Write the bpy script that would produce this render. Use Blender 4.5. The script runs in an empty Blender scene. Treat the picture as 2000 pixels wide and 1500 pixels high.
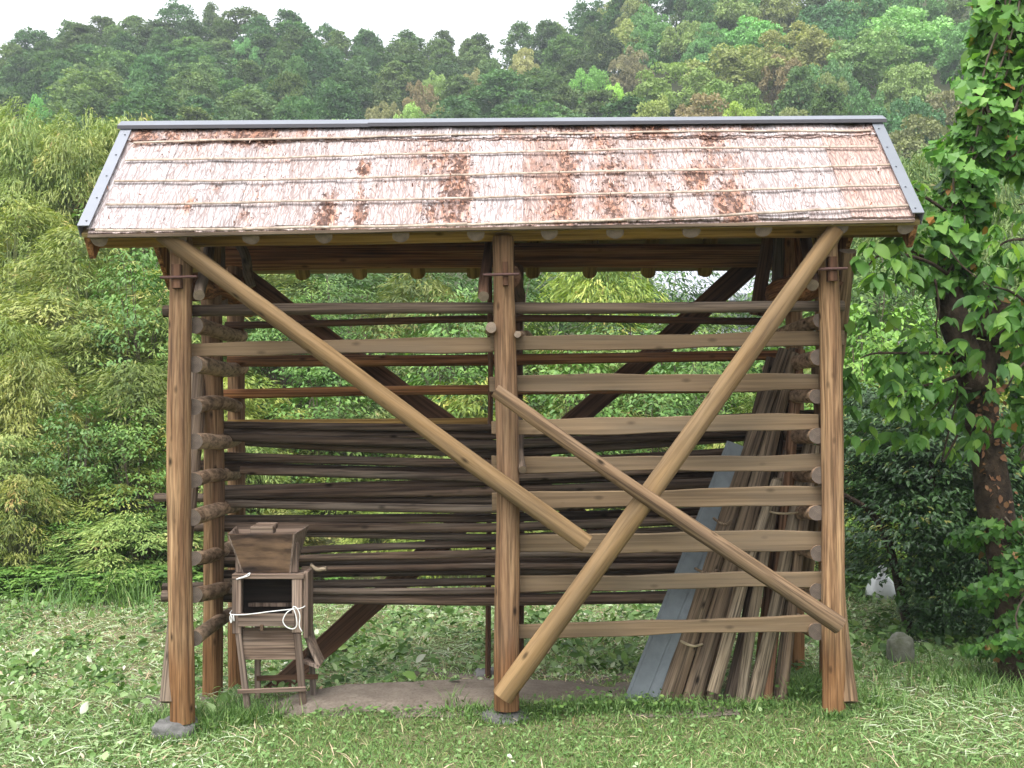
import bpy, math, random
import numpy as np
from mathutils import Vector, Matrix, Quaternion
random.seed(7)
RNG = np.random.default_rng(11)
SC = bpy.context.scene
COL = SC.collection
R = math.radians

# ------------------------------------------------------------------ camera, sky, sun, exposure
CAMZ, F, HX, HY = 1.75, 2400.0, 1000.0, 800.0      # eye height, focal length and horizon in photo pixels
cam = bpy.data.cameras.new("camera")
cam.sensor_width = 36.0
cam.lens = F / 2000.0 * 36.0
cam.shift_y = (HY - 750.0) / 2000.0
cam.clip_start, cam.clip_end = 0.1, 3000.0
camo = bpy.data.objects.new("camera", cam)
camo.location = (0, 0, CAMZ)
camo.rotation_euler = (R(90), 0, 0)
COL.objects.link(camo)
SC.camera = camo

SUN_EL, SUN_ROT = 66.0, 205.0
W = bpy.data.worlds.new("World")
SC.world = W
W.use_nodes = True
wn, wl = W.node_tree.nodes, W.node_tree.links
bg = wn["Background"]
sky = wn.new("ShaderNodeTexSky")
sky.sky_type = 'NISHITA'
sky.sun_disc = False
sky.sun_elevation = R(SUN_EL)
sky.sun_rotation = R(SUN_ROT)
sky.air_density, sky.dust_density, sky.ozone_density = 1.0, 4.0, 1.0
hs = wn.new("ShaderNodeHueSaturation")              # an overcast sky: the blue washed out to a milky white
hs.inputs['Saturation'].default_value = 0.16
hs.inputs['Value'].default_value = 1.0
wl.new(sky.outputs[0], hs.inputs['Color'])
wl.new(hs.outputs[0], bg.inputs[0])
bg.inputs[1].default_value = 0.15

sl = bpy.data.lights.new("sun", 'SUN')
sl.energy = 0.7
sl.angle = R(50)
sl.color = (1.0, 0.96, 0.9)
so = bpy.data.objects.new("sun", sl)
e, a = R(SUN_EL), R(SUN_ROT)
sdir = Vector((math.sin(a) * math.cos(e), math.cos(a) * math.cos(e), math.sin(e)))
so.rotation_euler = sdir.to_track_quat('Z', 'Y').to_euler()
so.location = sdir * 40
COL.objects.link(so)

SC.view_settings.view_transform = 'Standard'
SC.view_settings.look = 'None'
SC.view_settings.exposure = 1.62
SC.view_settings.gamma = 1.0
SC.cycles.max_bounces = 8
SC.cycles.diffuse_bounces = 3
SC.cycles.use_denoising = True

# ------------------------------------------------------------------ helpers
def at(px, py, Y):
    return Vector(((px - HX) / F * Y, Y, CAMZ + (HY - py) / F * Y))

def tag(o, label=None, cat=None, group=None, kind=None):
    if label: o["label"] = label
    if cat: o["category"] = cat
    if group: o["group"] = group
    if kind: o["kind"] = kind
    return o

def empty(name, loc=(0, 0, 0)):
    o = bpy.data.objects.new(name, None)
    o.location = loc
    o.empty_display_size = 0.2
    COL.objects.link(o)
    return o

def wloc(o):
    v = Vector((0, 0, 0))
    while o is not None:
        v = v + Vector(o.location)
        o = o.parent
    return v

def link(name, me, parent=None, loc=(0, 0, 0), rot=None):
    o = bpy.data.objects.new(name, me)
    COL.objects.link(o)
    o.rotation_mode = 'QUATERNION'
    if rot is not None: o.rotation_quaternion = rot
    if parent is not None:
        o.parent = parent                           # parents carry no rotation here, or local coordinates are given (see sub())
        o.location = Vector(loc) - wloc(parent)
    else:
        o.location = loc
    return o

def rel(child, parent):
    """parent an already placed object under a rotated parent, keeping its place"""
    pm = Matrix.LocRotScale(wloc(parent), parent.rotation_quaternion, None)
    cm = Matrix.LocRotScale(Vector(child.location), child.rotation_quaternion, None)
    m = pm.inverted() @ cm
    child.parent = parent
    l, q, s = m.decompose()
    child.location, child.rotation_quaternion = l, q
    return child

def mesh(name, V, Fc, mats, fm=None, smooth=False):
    me = bpy.data.meshes.new(name)
    me.from_pydata([tuple(v) for v in V], [], [tuple(f) for f in Fc])
    for m in (mats if isinstance(mats, (list, tuple)) else [mats]):
        me.materials.append(m)
    if fm is not None:
        me.polygons.foreach_set('material_index', np.asarray(fm, dtype=np.int32))
    if smooth is True:
        me.polygons.foreach_set('use_smooth', np.ones(len(me.polygons), dtype=bool))
    elif smooth is not False:
        me.polygons.foreach_set('use_smooth', np.asarray(smooth, dtype=bool))
    me.update()
    return me

def npmesh(name, V, loops, sizes, mats, tint=None, fm=None, smooth=False):
    me = bpy.data.meshes.new(name)
    V = np.asarray(V, dtype=np.float32)
    loops = np.asarray(loops, dtype=np.int32).ravel()
    sizes = np.asarray(sizes, dtype=np.int32)
    me.vertices.add(len(V)); me.vertices.foreach_set('co', V.ravel())
    me.loops.add(len(loops)); me.loops.foreach_set('vertex_index', loops)
    me.polygons.add(len(sizes))
    st = np.concatenate(([0], np.cumsum(sizes)[:-1])).astype(np.int32)
    me.polygons.foreach_set('loop_start', st)
    try: me.polygons.foreach_set('loop_total', sizes)
    except Exception: pass
    for m in (mats if isinstance(mats, (list, tuple)) else [mats]):
        me.materials.append(m)
    if fm is not None: me.polygons.foreach_set('material_index', np.asarray(fm, dtype=np.int32))
    if smooth: me.polygons.foreach_set('use_smooth', np.ones(len(sizes), dtype=bool))
    me.update(calc_edges=True)
    if tint is not None:
        at_ = me.attributes.new('tint', 'FLOAT', 'POINT')
        at_.data.foreach_set('value', np.asarray(tint, dtype=np.float32))
    return me

def zquat(d):
    return Vector((0, 0, 1)).rotation_difference(Vector(d).normalized())

# ---- materials
class NT:
    def __init__(s, name):
        s.m = bpy.data.materials.new(name)
        s.m.use_nodes = True
        s.t = s.m.node_tree
        s.n, s.l = s.t.nodes, s.t.links
        s.bsdf = s.n["Principled BSDF"]
        s.out = s.n["Material Output"]
    def new(s, t, **kw):
        n = s.n.new(t)
        for k, v in kw.items():
            if k.startswith('i_'):
                k = k[2:]
                k = int(k) if k.isdigit() else k.replace('_', ' ')
                n.inputs[k].default_value = v
            else: setattr(n, k, v)
        return n
    def L(s, a, b): s.l.new(a, b)
    def noise(s, vec, scale=1.0, detail=5, rough=0.6, dist=0.0):
        n = s.new("ShaderNodeTexNoise")
        n.inputs['Scale'].default_value = scale
        n.inputs['Detail'].default_value = detail
        n.inputs['Roughness'].default_value = rough
        n.inputs['Distortion'].default_value = dist
        if vec is not None: s.L(vec, n.inputs['Vector'])
        return n.outputs['Fac']
    def mapping(s, vec, scale, loc=None):
        n = s.new("ShaderNodeMapping")
        n.inputs['Scale'].default_value = scale
        if loc is not None: n.inputs['Location'].default_value = loc
        s.L(vec, n.inputs['Vector'])
        return n.outputs[0]
    def ramp(s, fac, stops, interp='LINEAR'):
        n = s.new("ShaderNodeValToRGB")
        cr = n.color_ramp
        cr.interpolation = interp
        while len(cr.elements) < len(stops): cr.elements.new(0.5)
        for el, (p, c) in zip(cr.elements, stops):
            el.position = p
            el.color = (c[0], c[1], c[2], 1) if isinstance(c, (tuple, list)) else (c, c, c, 1)
        s.L(fac, n.inputs[0])
        return n.outputs[0]
    def mix(s, fac, a, b, mode='MIX'):
        n = s.new("ShaderNodeMix", data_type='RGBA', blend_type=mode)
        for i, v in ((0, fac), (6, a), (7, b)):
            if hasattr(v, 'links'): s.L(v, n.inputs[i])
            elif i == 0: n.inputs[0].default_value = v
            else: n.inputs[i].default_value = (v[0], v[1], v[2], 1)
        return n.outputs[2]
    def math(s, op, a, b=0.0, clamp=False):
        n = s.new("ShaderNodeMath", operation=op, use_clamp=clamp)
        for i, v in ((0, a), (1, b)):
            if hasattr(v, 'links'): s.L(v, n.inputs[i])
            else: n.inputs[i].default_value = v
        return n.outputs[0]
    def bump(s, h, strength=0.3, dist=0.01):
        n = s.new("ShaderNodeBump")
        n.inputs['Strength'].default_value = strength
        n.inputs['Distance'].default_value = dist
        s.L(h, n.inputs['Height'])
        s.L(n.outputs[0], s.bsdf.inputs['Normal'])
        return n.outputs[0]
    def color(s, c): s.L(c, s.bsdf.inputs['Base Color'])

def objvec(t, k=37.0):
    tc = t.new("ShaderNodeTexCoord")
    oi = t.new("ShaderNodeObjectInfo")
    mu = t.new("ShaderNodeVectorMath", operation='SCALE')
    t.L(oi.outputs['Random'], mu.inputs['Scale'])
    mu.inputs[0].default_value = (k, k * 1.7, k * 2.3)
    ad = t.new("ShaderNodeVectorMath", operation='ADD')
    t.L(tc.outputs['Object'], ad.inputs[0]); t.L(mu.outputs[0], ad.inputs[1])
    return ad.outputs[0], oi

def wood(name, dark, mid, light, grain=24.0, along=1.3, grey=(0.3, 0.27, 0.24), greyamt=0.4, streak=0.55, knots=0.65, rough=0.9, bump=0.35, stain=None, spread=0.25, spec=0.12, horiz=False):
    t = NT(name)
    v, oi = objvec(t)
    if horiz:                                        # grain running along local x
        sp = t.new('ShaderNodeSeparateXYZ'); t.L(v, sp.inputs[0])
        cb = t.new('ShaderNodeCombineXYZ')
        for i, j in ((2, 0), (1, 1), (0, 2)): t.L(sp.outputs[i], cb.inputs[j])
        v = cb.outputs[0]
    n1 = t.noise(t.mapping(v, (grain, grain, along)), 1.0, 6, 0.62, 0.4)
    c = t.ramp(n1, [(0.34, dark), (0.5, mid), (0.66, light)])
    n2 = t.noise(t.mapping(v, (5, 5, 0.9)), 1.0, 4, 0.6)
    g = t.ramp(n2, [(0.42, 0.0), (0.68, 1.0)])
    c = t.mix(t.math('MULTIPLY', g, greyamt), c, grey)
    if stain:                                        # rain-splashed foot of a post: its own band of redder wood
        ge = t.new("ShaderNodeNewGeometry")
        sx = t.new("ShaderNodeSeparateXYZ")
        t.L(ge.outputs['Position'], sx.inputs[0])
        z = t.math('ADD', sx.outputs[2], t.math('MULTIPLY', t.noise(t.mapping(v, (9, 9, 1)), 1.0, 3), 0.4))
        f = t.ramp(z, [(0.46, 1.0), (0.66, 0.0)])
        c = t.mix(t.math('MULTIPLY', f, 0.65), c, t.mix(n1, stain[0], stain[1]))
    n3 = t.noise(t.mapping(v, (grain * 3.6, grain * 3.6, along * 1.8)), 1.0, 3, 0.6)
    s3 = t.ramp(n3, [(0.38, 1.0 - streak), (0.55, 1.0)])
    c = t.mix(1.0, c, s3, 'MULTIPLY')
    vo = t.new("ShaderNodeTexVoronoi")
    vo.inputs['Scale'].default_value = 1.0
    t.L(t.mapping(v, (9, 9, 4.2)), vo.inputs['Vector'])
    k = t.ramp(vo.outputs['Distance'], [(0.05, 1.0 - knots), (0.15, 1.0)])
    c = t.mix(1.0, c, k, 'MULTIPLY')
    b = t.math('ADD', 1.0 - spread / 2, t.math('MULTIPLY', oi.outputs['Random'], spread))
    c = t.mix(1.0, c, b, 'MULTIPLY')
    t.color(c)
    t.bsdf.inputs['Roughness'].default_value = rough
    t.bsdf.inputs['Specular IOR Level'].default_value = spec
    h = t.math('ADD', t.math('MULTIPLY', n1, 1.0), t.math('MULTIPLY', n3, 0.6))
    t.bump(h, bump, 0.008)
    return t.m

def endgrain(name, a, b):
    t = NT(name)
    v, oi = objvec(t, 0.0)
    sx = t.new("ShaderNodeSeparateXYZ"); t.L(v, sx.inputs[0])
    cb = t.new("ShaderNodeCombineXYZ"); t.L(sx.outputs[0], cb.inputs[0]); t.L(sx.outputs[1], cb.inputs[1])
    w = t.new("ShaderNodeTexWave", wave_type='RINGS', rings_direction='Z')
    w.inputs['Scale'].default_value = 38.0
    w.inputs['Distortion'].default_value = 3.0
    w.inputs['Detail'].default_value = 3.0
    w.inputs['Detail Scale'].default_value = 1.4
    t.L(cb.outputs[0], w.inputs['Vector'])
    n = t.noise(v, 22.0, 4)
    c = t.mix(t.math('MULTIPLY', w.outputs['Fac'], 0.6), a, b)
    c = t.mix(1.0, c, t.ramp(n, [(0.35, 0.7), (0.6, 1.0)]), 'MULTIPLY')
    t.color(c)
    t.bsdf.inputs['Roughness'].default_value = 0.85
    return t.m

def leafmat(name, stops, rough=0.45, trans=0.3, spec=0.35, tr=(1.15, 1.25, 0.6), usecol=True):
    t = NT(name)
    at_ = t.new("ShaderNodeAttribute", attribute_name='tint')
    c = t.ramp(at_.outputs['Fac'], stops)
    if usecol:
        oi = t.new("ShaderNodeObjectInfo")
        c = t.mix(1.0, c, oi.outputs['Color'], 'MULTIPLY')
    t.color(c)
    t.bsdf.inputs['Roughness'].default_value = rough
    t.bsdf.inputs['Specular IOR Level'].default_value = spec
    tl = t.new("ShaderNodeBsdfTranslucent")
    t.L(t.mix(1.0, c, tr, 'MULTIPLY'), tl.inputs[0])
    mx = t.new("ShaderNodeMixShader")
    mx.inputs[0].default_value = trans
    t.L(t.bsdf.outputs[0], mx.inputs[1]); t.L(tl.outputs[0], mx.inputs[2])
    t.L(mx.outputs[0], t.out.inputs['Surface'])
    return t.m

def plain(name, col, rough=0.6, metal=0.0, var=0.25, scale=6.0, bump=0.0, spec=0.4, col2=None):
    t = NT(name)
    v, oi = objvec(t)
    n = t.noise(v, scale, 6, 0.65)
    c2 = col2 if col2 else tuple(x * (1 - var) for x in col)
    t.color(t.mix(t.ramp(n, [(0.35, 0.0), (0.65, 1.0)]), c2, col))
    t.bsdf.inputs['Roughness'].default_value = rough
    t.bsdf.inputs['Metallic'].default_value = metal
    t.bsdf.inputs['Specular IOR Level'].default_value = spec
    if bump: t.bump(t.noise(v, scale * 4, 6, 0.7), bump, 0.02)
    return t.m

M = {}
M['post'] = wood('post_wood', (0.138, 0.074, 0.040), (0.279, 0.165, 0.086), (0.447, 0.288, 0.156), 24, 1.5, (0.149, 0.098, 0.067), 0.6, 0.5, 0.85, stain=((0.099, 0.044, 0.017), (0.336, 0.156, 0.060)), bump=0.5)
M['brace'] = wood('brace_wood', (0.160, 0.095, 0.043), (0.242, 0.153, 0.072), (0.310, 0.203, 0.102), 14, 1.0, (0.165, 0.122, 0.080), 0.6, 0.3, 0.7, bump=0.25)
M['greybrace'] = wood('weathered_brace_wood', (0.100, 0.062, 0.038), (0.200, 0.131, 0.076), (0.288, 0.192, 0.114), 18, 0.7, (0.176, 0.132, 0.096), 0.6, 0.55, 0.85, bump=0.3)
M['board'] = wood('sawn_board', (0.142, 0.097, 0.058), (0.190, 0.133, 0.080), (0.233, 0.165, 0.101), 16, 0.6, (0.128, 0.103, 0.073), 0.7, 0.22, 0.45, bump=0.15)
M['rail'] = wood('rail_wood', (0.081, 0.058, 0.044), (0.160, 0.117, 0.085), (0.240, 0.179, 0.127), 22, 0.8, (0.204, 0.169, 0.133), 0.5, 0.5, 0.7)
M['bark'] = wood('crosslog_bark', (0.170, 0.109, 0.071), (0.310, 0.203, 0.128), (0.470, 0.318, 0.205), 12, 7.0, (0.379, 0.290, 0.209), 0.5, 0.5, 0.8)
M['back'] = wood('rear_log_wood', (0.096, 0.038, 0.019), (0.265, 0.110, 0.046), (0.492, 0.238, 0.092), 24, 0.7, (0.286, 0.196, 0.108), 0.3, 0.6, 0.7)
M['backdark'] = wood('rear_plank_wood', (0.062, 0.033, 0.020), (0.117, 0.060, 0.035), (0.164, 0.088, 0.053), 18, 0.8, (0.125, 0.083, 0.060), 0.4, 0.5, 0.5)
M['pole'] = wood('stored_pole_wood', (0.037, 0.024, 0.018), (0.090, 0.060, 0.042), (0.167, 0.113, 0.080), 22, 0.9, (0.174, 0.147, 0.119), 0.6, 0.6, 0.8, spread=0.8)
M['poletan'] = wood('leaning_pole_wood', (0.085, 0.060, 0.042), (0.190, 0.135, 0.089), (0.305, 0.225, 0.146), 22, 0.9, (0.236, 0.199, 0.154), 0.5, 0.6, 0.85, spread=0.5)
M['polegrey'] = wood('grey_pole_wood', (0.131, 0.098, 0.067), (0.270, 0.211, 0.144), (0.426, 0.337, 0.233), 22, 0.9, (0.328, 0.280, 0.212), 0.5, 0.65, 0.85, spread=0.4)
M['polered'] = wood('reddish_pole_wood', (0.087, 0.040, 0.022), (0.186, 0.095, 0.053), (0.291, 0.166, 0.094), 22, 0.9, (0.174, 0.127, 0.094), 0.4, 0.6, 0.8)
M['rafter'] = wood('rafter_wood', (0.206, 0.113, 0.035), (0.351, 0.210, 0.066), (0.472, 0.297, 0.101), 16, 0.7, (0.290, 0.184, 0.079), 0.3, 0.45, 0.8)
M['sheath'] = wood('sheathing_board', (0.22, 0.16, 0.07), (0.3, 0.225, 0.1), (0.36, 0.27, 0.13), 14, 0.8, (0.22, 0.17, 0.09), 0.3, 0.3, 0.3, horiz=True)
M['tomi'] = wood('old_winnower_wood', (0.085, 0.059, 0.043), (0.212, 0.149, 0.115), (0.323, 0.239, 0.182), 24, 0.7, (0.253, 0.214, 0.182), 0.5, 0.55, 0.4)
M['tomih'] = wood('old_winnower_panel', (0.079, 0.053, 0.038), (0.197, 0.138, 0.103), (0.300, 0.221, 0.166), 24, 0.7, (0.234, 0.198, 0.166), 0.5, 0.55, 0.4, horiz=True)
M['tomidark'] = wood('stained_hopper_wood', (0.033, 0.024, 0.020), (0.141, 0.089, 0.056), (0.223, 0.142, 0.083), 7, 2.5, (0.030, 0.024, 0.022), 0.85, 0.4, 0.3, horiz=True)
M['end'] = endgrain('cut_log_end', (0.27, 0.21, 0.155), (0.185, 0.135, 0.095))
M['endpink'] = endgrain('pale_rafter_end', (0.27, 0.21, 0.18), (0.21, 0.155, 0.13))
M['endbark'] = endgrain('weathered_crosslog_end', (0.15, 0.115, 0.09), (0.09, 0.066, 0.05))
M['enddark'] = endgrain('dark_log_end', (0.2, 0.15, 0.1), (0.13, 0.095, 0.065))
M['bamboo'] = wood('bamboo_strip', (0.3, 0.23, 0.175), (0.42, 0.34, 0.275), (0.5, 0.42, 0.35), 10, 0.8, (0.4, 0.33, 0.27), 0.4, 0.3, 0.2)
M['steel'] = plain('painted_steel', (0.24, 0.255, 0.29), 0.35, 0.35, 0.1, 3.0)
M['steeldark'] = plain('painted_steel_fold', (0.08, 0.077, 0.086), 0.4, 0.3, 0.1, 3.0)  # darker copy of the steel: shade painted onto the ridge cap's front fold
M['zinc'] = plain('galvanised_steel', (0.12, 0.14, 0.15), 0.5, 0.25, 0.3, 9.0, 0.05)
M['iron'] = plain('rusty_iron', (0.13, 0.07, 0.06), 0.7, 0.4, 0.4, 20, 0.2)
M['cord'] = plain('white_cord', (0.75, 0.75, 0.73), 0.8, 0, 0.1, 60)
M['straw'] = plain('straw_tie', (0.42, 0.34, 0.22), 0.8, 0, 0.3, 60)
M['sack'] = plain('white_plastic_sack', (0.78, 0.79, 0.8), 0.4, 0, 0.08, 10, 0.1)
M['stone'] = plain('foundation_stone', (0.180, 0.176, 0.169), 0.85, 0, 0.5, 8, 0.6, col2=(0.086, 0.084, 0.079))
M['moss'] = plain('lichened_boulder', (0.200, 0.200, 0.168), 0.9, 0, 0.5, 9, 0.6, col2=(0.088, 0.096, 0.056))
M['inner'] = wood('shade_coloured_inner_board', (0.015, 0.012, 0.01), (0.03, 0.023, 0.019), (0.05, 0.038, 0.03), 14, 0.7, (0.03, 0.026, 0.023), 0.4, 0.4, 0.3, horiz=True)  # near-black colour stands in for the shade inside the shallow box
M['barktree'] = plain('tree_bark', (0.085, 0.06, 0.042), 0.95, 0, 0.7, 14, 1.0, spec=0.15, col2=(0.024, 0.018, 0.013))
M['twig'] = plain('shrub_stem', (0.15, 0.12, 0.085), 0.85, 0, 0.4, 12, 0.3)
M['culm'] = plain('bamboo_culm', (0.24, 0.27, 0.1), 0.5, 0, 0.4, 4)

# ---- logs and boards
def logmesh(name, L, r0, r1, mat, emat, bend=0.01, bump=0.05, seed=0, sides=14, rings=None, flat=0.0, cutz=0.0, cutz1=0.0):
    rg = random.Random(seed)
    rings = rings or max(8, min(40, int(L / 0.12)))
    ph = [rg.uniform(0, 6.28) for _ in range(12)]
    V, Fc, fm, sm = [], [], [], []
    for i in range(rings + 1):
        t = i / rings
        z = t * L
        ox = bend * (math.sin(t * 3.14159) * math.cos(ph[0]) + 0.35 * math.sin(t * 7.5 + ph[1]))
        oy = bend * (math.sin(t * 3.14159) * math.sin(ph[0]) + 0.35 * math.sin(t * 6.3 + ph[2]))
        if i in (0, rings): pass
        r = r0 + (r1 - r0) * t
        r *= 1 + bump * (0.5 * math.sin(z * 5.1 + ph[3]) + 0.3 * math.sin(z * 13 + ph[4]))
        for k in range(sides):
            an = 6.28318 * k / sides
            rr = r * (1 + bump * (0.6 * math.sin(2 * an + ph[5] + z * 1.3) + 0.5 * math.sin(3 * an + ph[6] - z * 2.1) + 0.4 * math.sin(5 * an + ph[7] + z * 3.7)))
            x, y = rr * math.cos(an), rr * math.sin(an)
            if flat: y = max(y, -r * flat)
            zz = z
            if i == 0: zz += cutz * x / max(r, 1e-4) * r
            if i == rings: zz += cutz1 * x
            V.append((x + ox, y + oy, zz))
    for i in range(rings):
        for k in range(sides):
            k2 = (k + 1) % sides
            Fc.append((i * sides + k, i * sides + k2, (i + 1) * sides + k2, (i + 1) * sides + k))
            fm.append(0); sm.append(True)
    Fc.append(tuple(range(sides - 1, -1, -1))); fm.append(1); sm.append(False)
    b = rings * sides
    Fc.append(tuple(range(b, b + sides))); fm.append(1); sm.append(False)
    me = mesh(name, V, Fc, [mat, emat], fm, sm)
    # vertices of the ends are split so the cut stays crisp
    me.set_sharp_from_angle(angle=R(50)) if hasattr(me, 'set_sharp_from_angle') else None
    return me

_sd = [100]
def log(name, p0, p1, r0, r1, mat, parent=None, emat=None, **kw):
    p0, p1 = Vector(p0), Vector(p1)
    d = p1 - p0
    _sd[0] += 1
    kw.setdefault('seed', _sd[0])
    me = logmesh(name, d.length, r0, r1, mat, emat or M['end'], **kw)
    return link(name, me, parent, p0, zquat(d))

def board(name, p0, p1, h, t, mat, parent=None, wave=0.006, up=(0, 0, 1), n=None, taper=1.0, emat=None):
    """plank from p0 to p1: local z along, local x = height h, local y = thickness t"""
    p0, p1 = Vector(p0), Vector(p1)
    d = p1 - p0
    L = d.length
    z = d.normalized()
    x = (Vector(up) - z * Vector(up).dot(z)).normalized()
    y = z.cross(x)
    q = Matrix((x, y, z)).transposed().to_quaternion()
    _sd[0] += 1
    rg = random.Random(_sd[0])
    n = n or max(2, int(L / 0.09))
    ph = [rg.uniform(0, 6.28) for _ in range(8)]
    V, Fc, fm = [], [], []
    c = min(t, h) * 0.12
    for i in range(n + 1):
        s = i / n
        zz = s * L
        up_ = wave * (math.sin(zz * 2.1 + ph[0]) + 0.5 * math.sin(zz * 5.7 + ph[1]) + 0.3 * math.sin(zz * 13 + ph[2]))
        dn = wave * (math.sin(zz * 2.3 + ph[3]) + 0.5 * math.sin(zz * 6.1 + ph[4]) + 0.3 * math.sin(zz * 12 + ph[5]))
        oy = wave * 0.5 * math.sin(zz * 1.3 + ph[6])
        hh = h / 2 * (1 + (taper - 1) * s)
        a, b = hh + up_, -hh + dn
        for (px, py) in ((a - c, t / 2), (a, t / 2 - c), (a, -t / 2 + c), (a - c, -t / 2), (b + c, -t / 2), (b, -t / 2 + c), (b, t / 2 - c), (b + c, t / 2)):
            V.append((px, py + oy, zz))
    for i in range(n):
        for k in range(8):
            k2 = (k + 1) % 8
            Fc.append((i * 8 + k2, i * 8 + k, (i + 1) * 8 + k, (i + 1) * 8 + k2)); fm.append(0)
    Fc.append(tuple(range(8))); fm.append(0)
    Fc.append(tuple(range(n * 8 + 7, n * 8 - 1, -1))); fm.append(0)
    me = mesh(name, V, Fc, [mat], fm)
    return link(name, me, parent, p0, q)

def boxes(name, lst, mat, parent=None, bev=0.003, loc=None):
    """several boxes (centre, size) or 8-corner hexahedra joined in one mesh"""
    V, Fc = [], []
    for it in lst:
        b = len(V)
        if len(it) == 2:
            (cx, cy, cz), (sx, sy, sz) = it
            for dz in (-1, 1):
                for dx, dy in ((-1, -1), (1, -1), (1, 1), (-1, 1)):
                    V.append((cx + dx * sx / 2, cy + dy * sy / 2, cz + dz * sz / 2))
        else:
            V += [tuple(v) for v in it]
        for f in ((3, 2, 1, 0), (4, 5, 6, 7), (0, 1, 5, 4), (1, 2, 6, 5), (2, 3, 7, 6), (3, 0, 4, 7)):
            Fc.append(tuple(b + i for i in f))
    c = Vector(loc) if loc is not None else sum((Vector(v) for v in V), Vector()) / len(V)
    V = [Vector(v) - c for v in V]
    me = mesh(name, V, Fc, mat)
    if bev:
        import bmesh
        bm = bmesh.new(); bm.from_mesh(me)
        bmesh.ops.recalc_face_normals(bm, faces=bm.faces[:])
        bmesh.ops.bevel(bm, geom=bm.edges[:] , offset=bev, segments=1, affect='EDGES')
        bm.to_mesh(me); bm.free()
    return link(name, me, parent, c)

def tube(name, pts, r, mat, parent=None, sides=8, sub=4, r1=None, closed=False):
    pts = [Vector(p) for p in pts]
    P = []
    n = len(pts)
    for i in range(n - 1):                            # Catmull-Rom through the points
        p0, p1, p2, p3 = pts[max(i - 1, 0)], pts[i], pts[i + 1], pts[min(i + 2, n - 1)]
        for k in range(sub):
            t = k / sub
            P.append(0.5 * ((2 * p1) + (p2 - p0) * t + (2 * p0 - 5 * p1 + 4 * p2 - p3) * t * t + (3 * p1 - p0 - 3 * p2 + p3) * t ** 3))
    P.append(pts[-1])
    c = P[0].copy()
    V, Fc = [], []
    ref = Vector((0.13, 0.31, 0.94)).normalized()
    N = len(P)
    for i, p in enumerate(P):
        d = (P[min(i + 1, N - 1)] - P[max(i - 1, 0)]).normalized()
        u = d.cross(ref)
        if u.length < 0.1: u = d.cross(Vector((1, 0, 0)))
        u.normalize(); v = d.cross(u)
        if callable(r): rr = r(i / (N - 1))
        else: rr = r + ((r1 if r1 is not None else r) - r) * i / (N - 1)
        for k in range(sides):
            an = 6.28318 * k / sides
            V.append(p - c + (u * math.cos(an) + v * math.sin(an)) * rr)
    for i in range(N - 1):
        for k in range(sides):
            k2 = (k + 1) % sides
            Fc.append((i * sides + k2, i * sides + k, (i + 1) * sides + k, (i + 1) * sides + k2))
    Fc.append(tuple(range(sides))); Fc.append(tuple(range((N - 1) * sides + sides - 1, (N - 1) * sides - 1, -1)))
    me = mesh(name, V, Fc, mat, smooth=True)
    return link(name, me, parent, c)

def rock(name, c, size, mat, seed=0, parent=None, sub=3, rough=0.16, rotz=0.0):
    import bmesh
    from mathutils import noise as mn
    bm = bmesh.new()
    bmesh.ops.create_icosphere(bm, subdivisions=sub + 1, radius=1.0)
    for v in bm.verts:
        p = v.co.normalized()
        q = Vector([math.copysign(abs(x) ** 0.62, x) for x in p])      # boxy boulder
        d = 1 + rough * mn.noise(p * 1.6 + Vector((seed, 0, 0))) + rough * 0.5 * mn.noise(p * 4 + Vector((0, seed, 0))) + rough * 0.2 * mn.noise(p * 11 + Vector((0, seed, 3)))
        v.co = Vector((q.x * size[0], q.y * size[1], q.z * size[2])) * d
    me = bpy.data.meshes.new(name)
    bm.to_mesh(me); bm.free()
    me.materials.append(mat)
    me.polygons.foreach_set('use_smooth', np.ones(len(me.polygons), dtype=bool))
    return link(name, me, parent, c, Quaternion((0, 0, 1), rotz))

# ---- leaves
T_BLADE = (np.array([(0, 0, 0), (0.35, 0.5, 0.02), (1, 0, -0.1), (0.35, -0.5, 0.02)]), [(0, 1, 2, 3)])
T_OVAL = (np.array([(0, 0, 0), (0.28, 0.47, 0.06), (0.68, 0.38, 0.03), (1, 0, -0.12), (0.68, -0.38, 0.03), (0.28, -0.47, 0.06)]), [(0, 1, 2, 3), (0, 3, 4, 5)])
T_QUAD = (np.array([(0, -0.5, 0), (1, -0.4, 0), (0.9, 0.5, 0), (0.1, 0.45, 0)]), [(0, 1, 2, 3)])
T_GRASS = (np.array([(0, -0.5, 0), (0, 0.5, 0), (0.5, 0.4, 0.0), (0.5, -0.4, 0.0), (1, 0, -0.22)]), [(0, 3, 2, 1), (3, 4, 2)])
_b = []
for x, w, z in ((0.0, 0.0, 0.0), (0.12, 0.24, 0.02), (0.32, 0.46, 0.03), (0.55, 0.48, 0.01), (0.78, 0.3, -0.07), (0.92, 0.1, -0.14), (1.0, 0.0, -0.19)):
    _b.append((x, w, z))
_v = [(x, 0, z - 0.05 * (0 < x < 1)) for x, w, z in _b] + [(x, w, z + 0.02) for x, w, z in _b[1:-1]] + [(x, -w, z + 0.02) for x, w, z in _b[1:-1]]
_f = [(0, 1, 7), (0, 12, 1)] + [(i, i + 1, 6 + i + 1, 6 + i) for i in range(1, 5)] + [(i, 11 + i, 11 + i + 1, i + 1) for i in range(1, 5)] + [(5, 6, 11), (5, 16, 6)]
T_BIG = (np.array(_v), _f)
_iv = [(0.0, 0.0), (0.02, 0.3), (-0.1, 0.5), (0.2, 0.46), (0.34, 0.56), (0.5, 0.3), (0.72, 0.22), (1.0, 0.0)]
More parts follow.
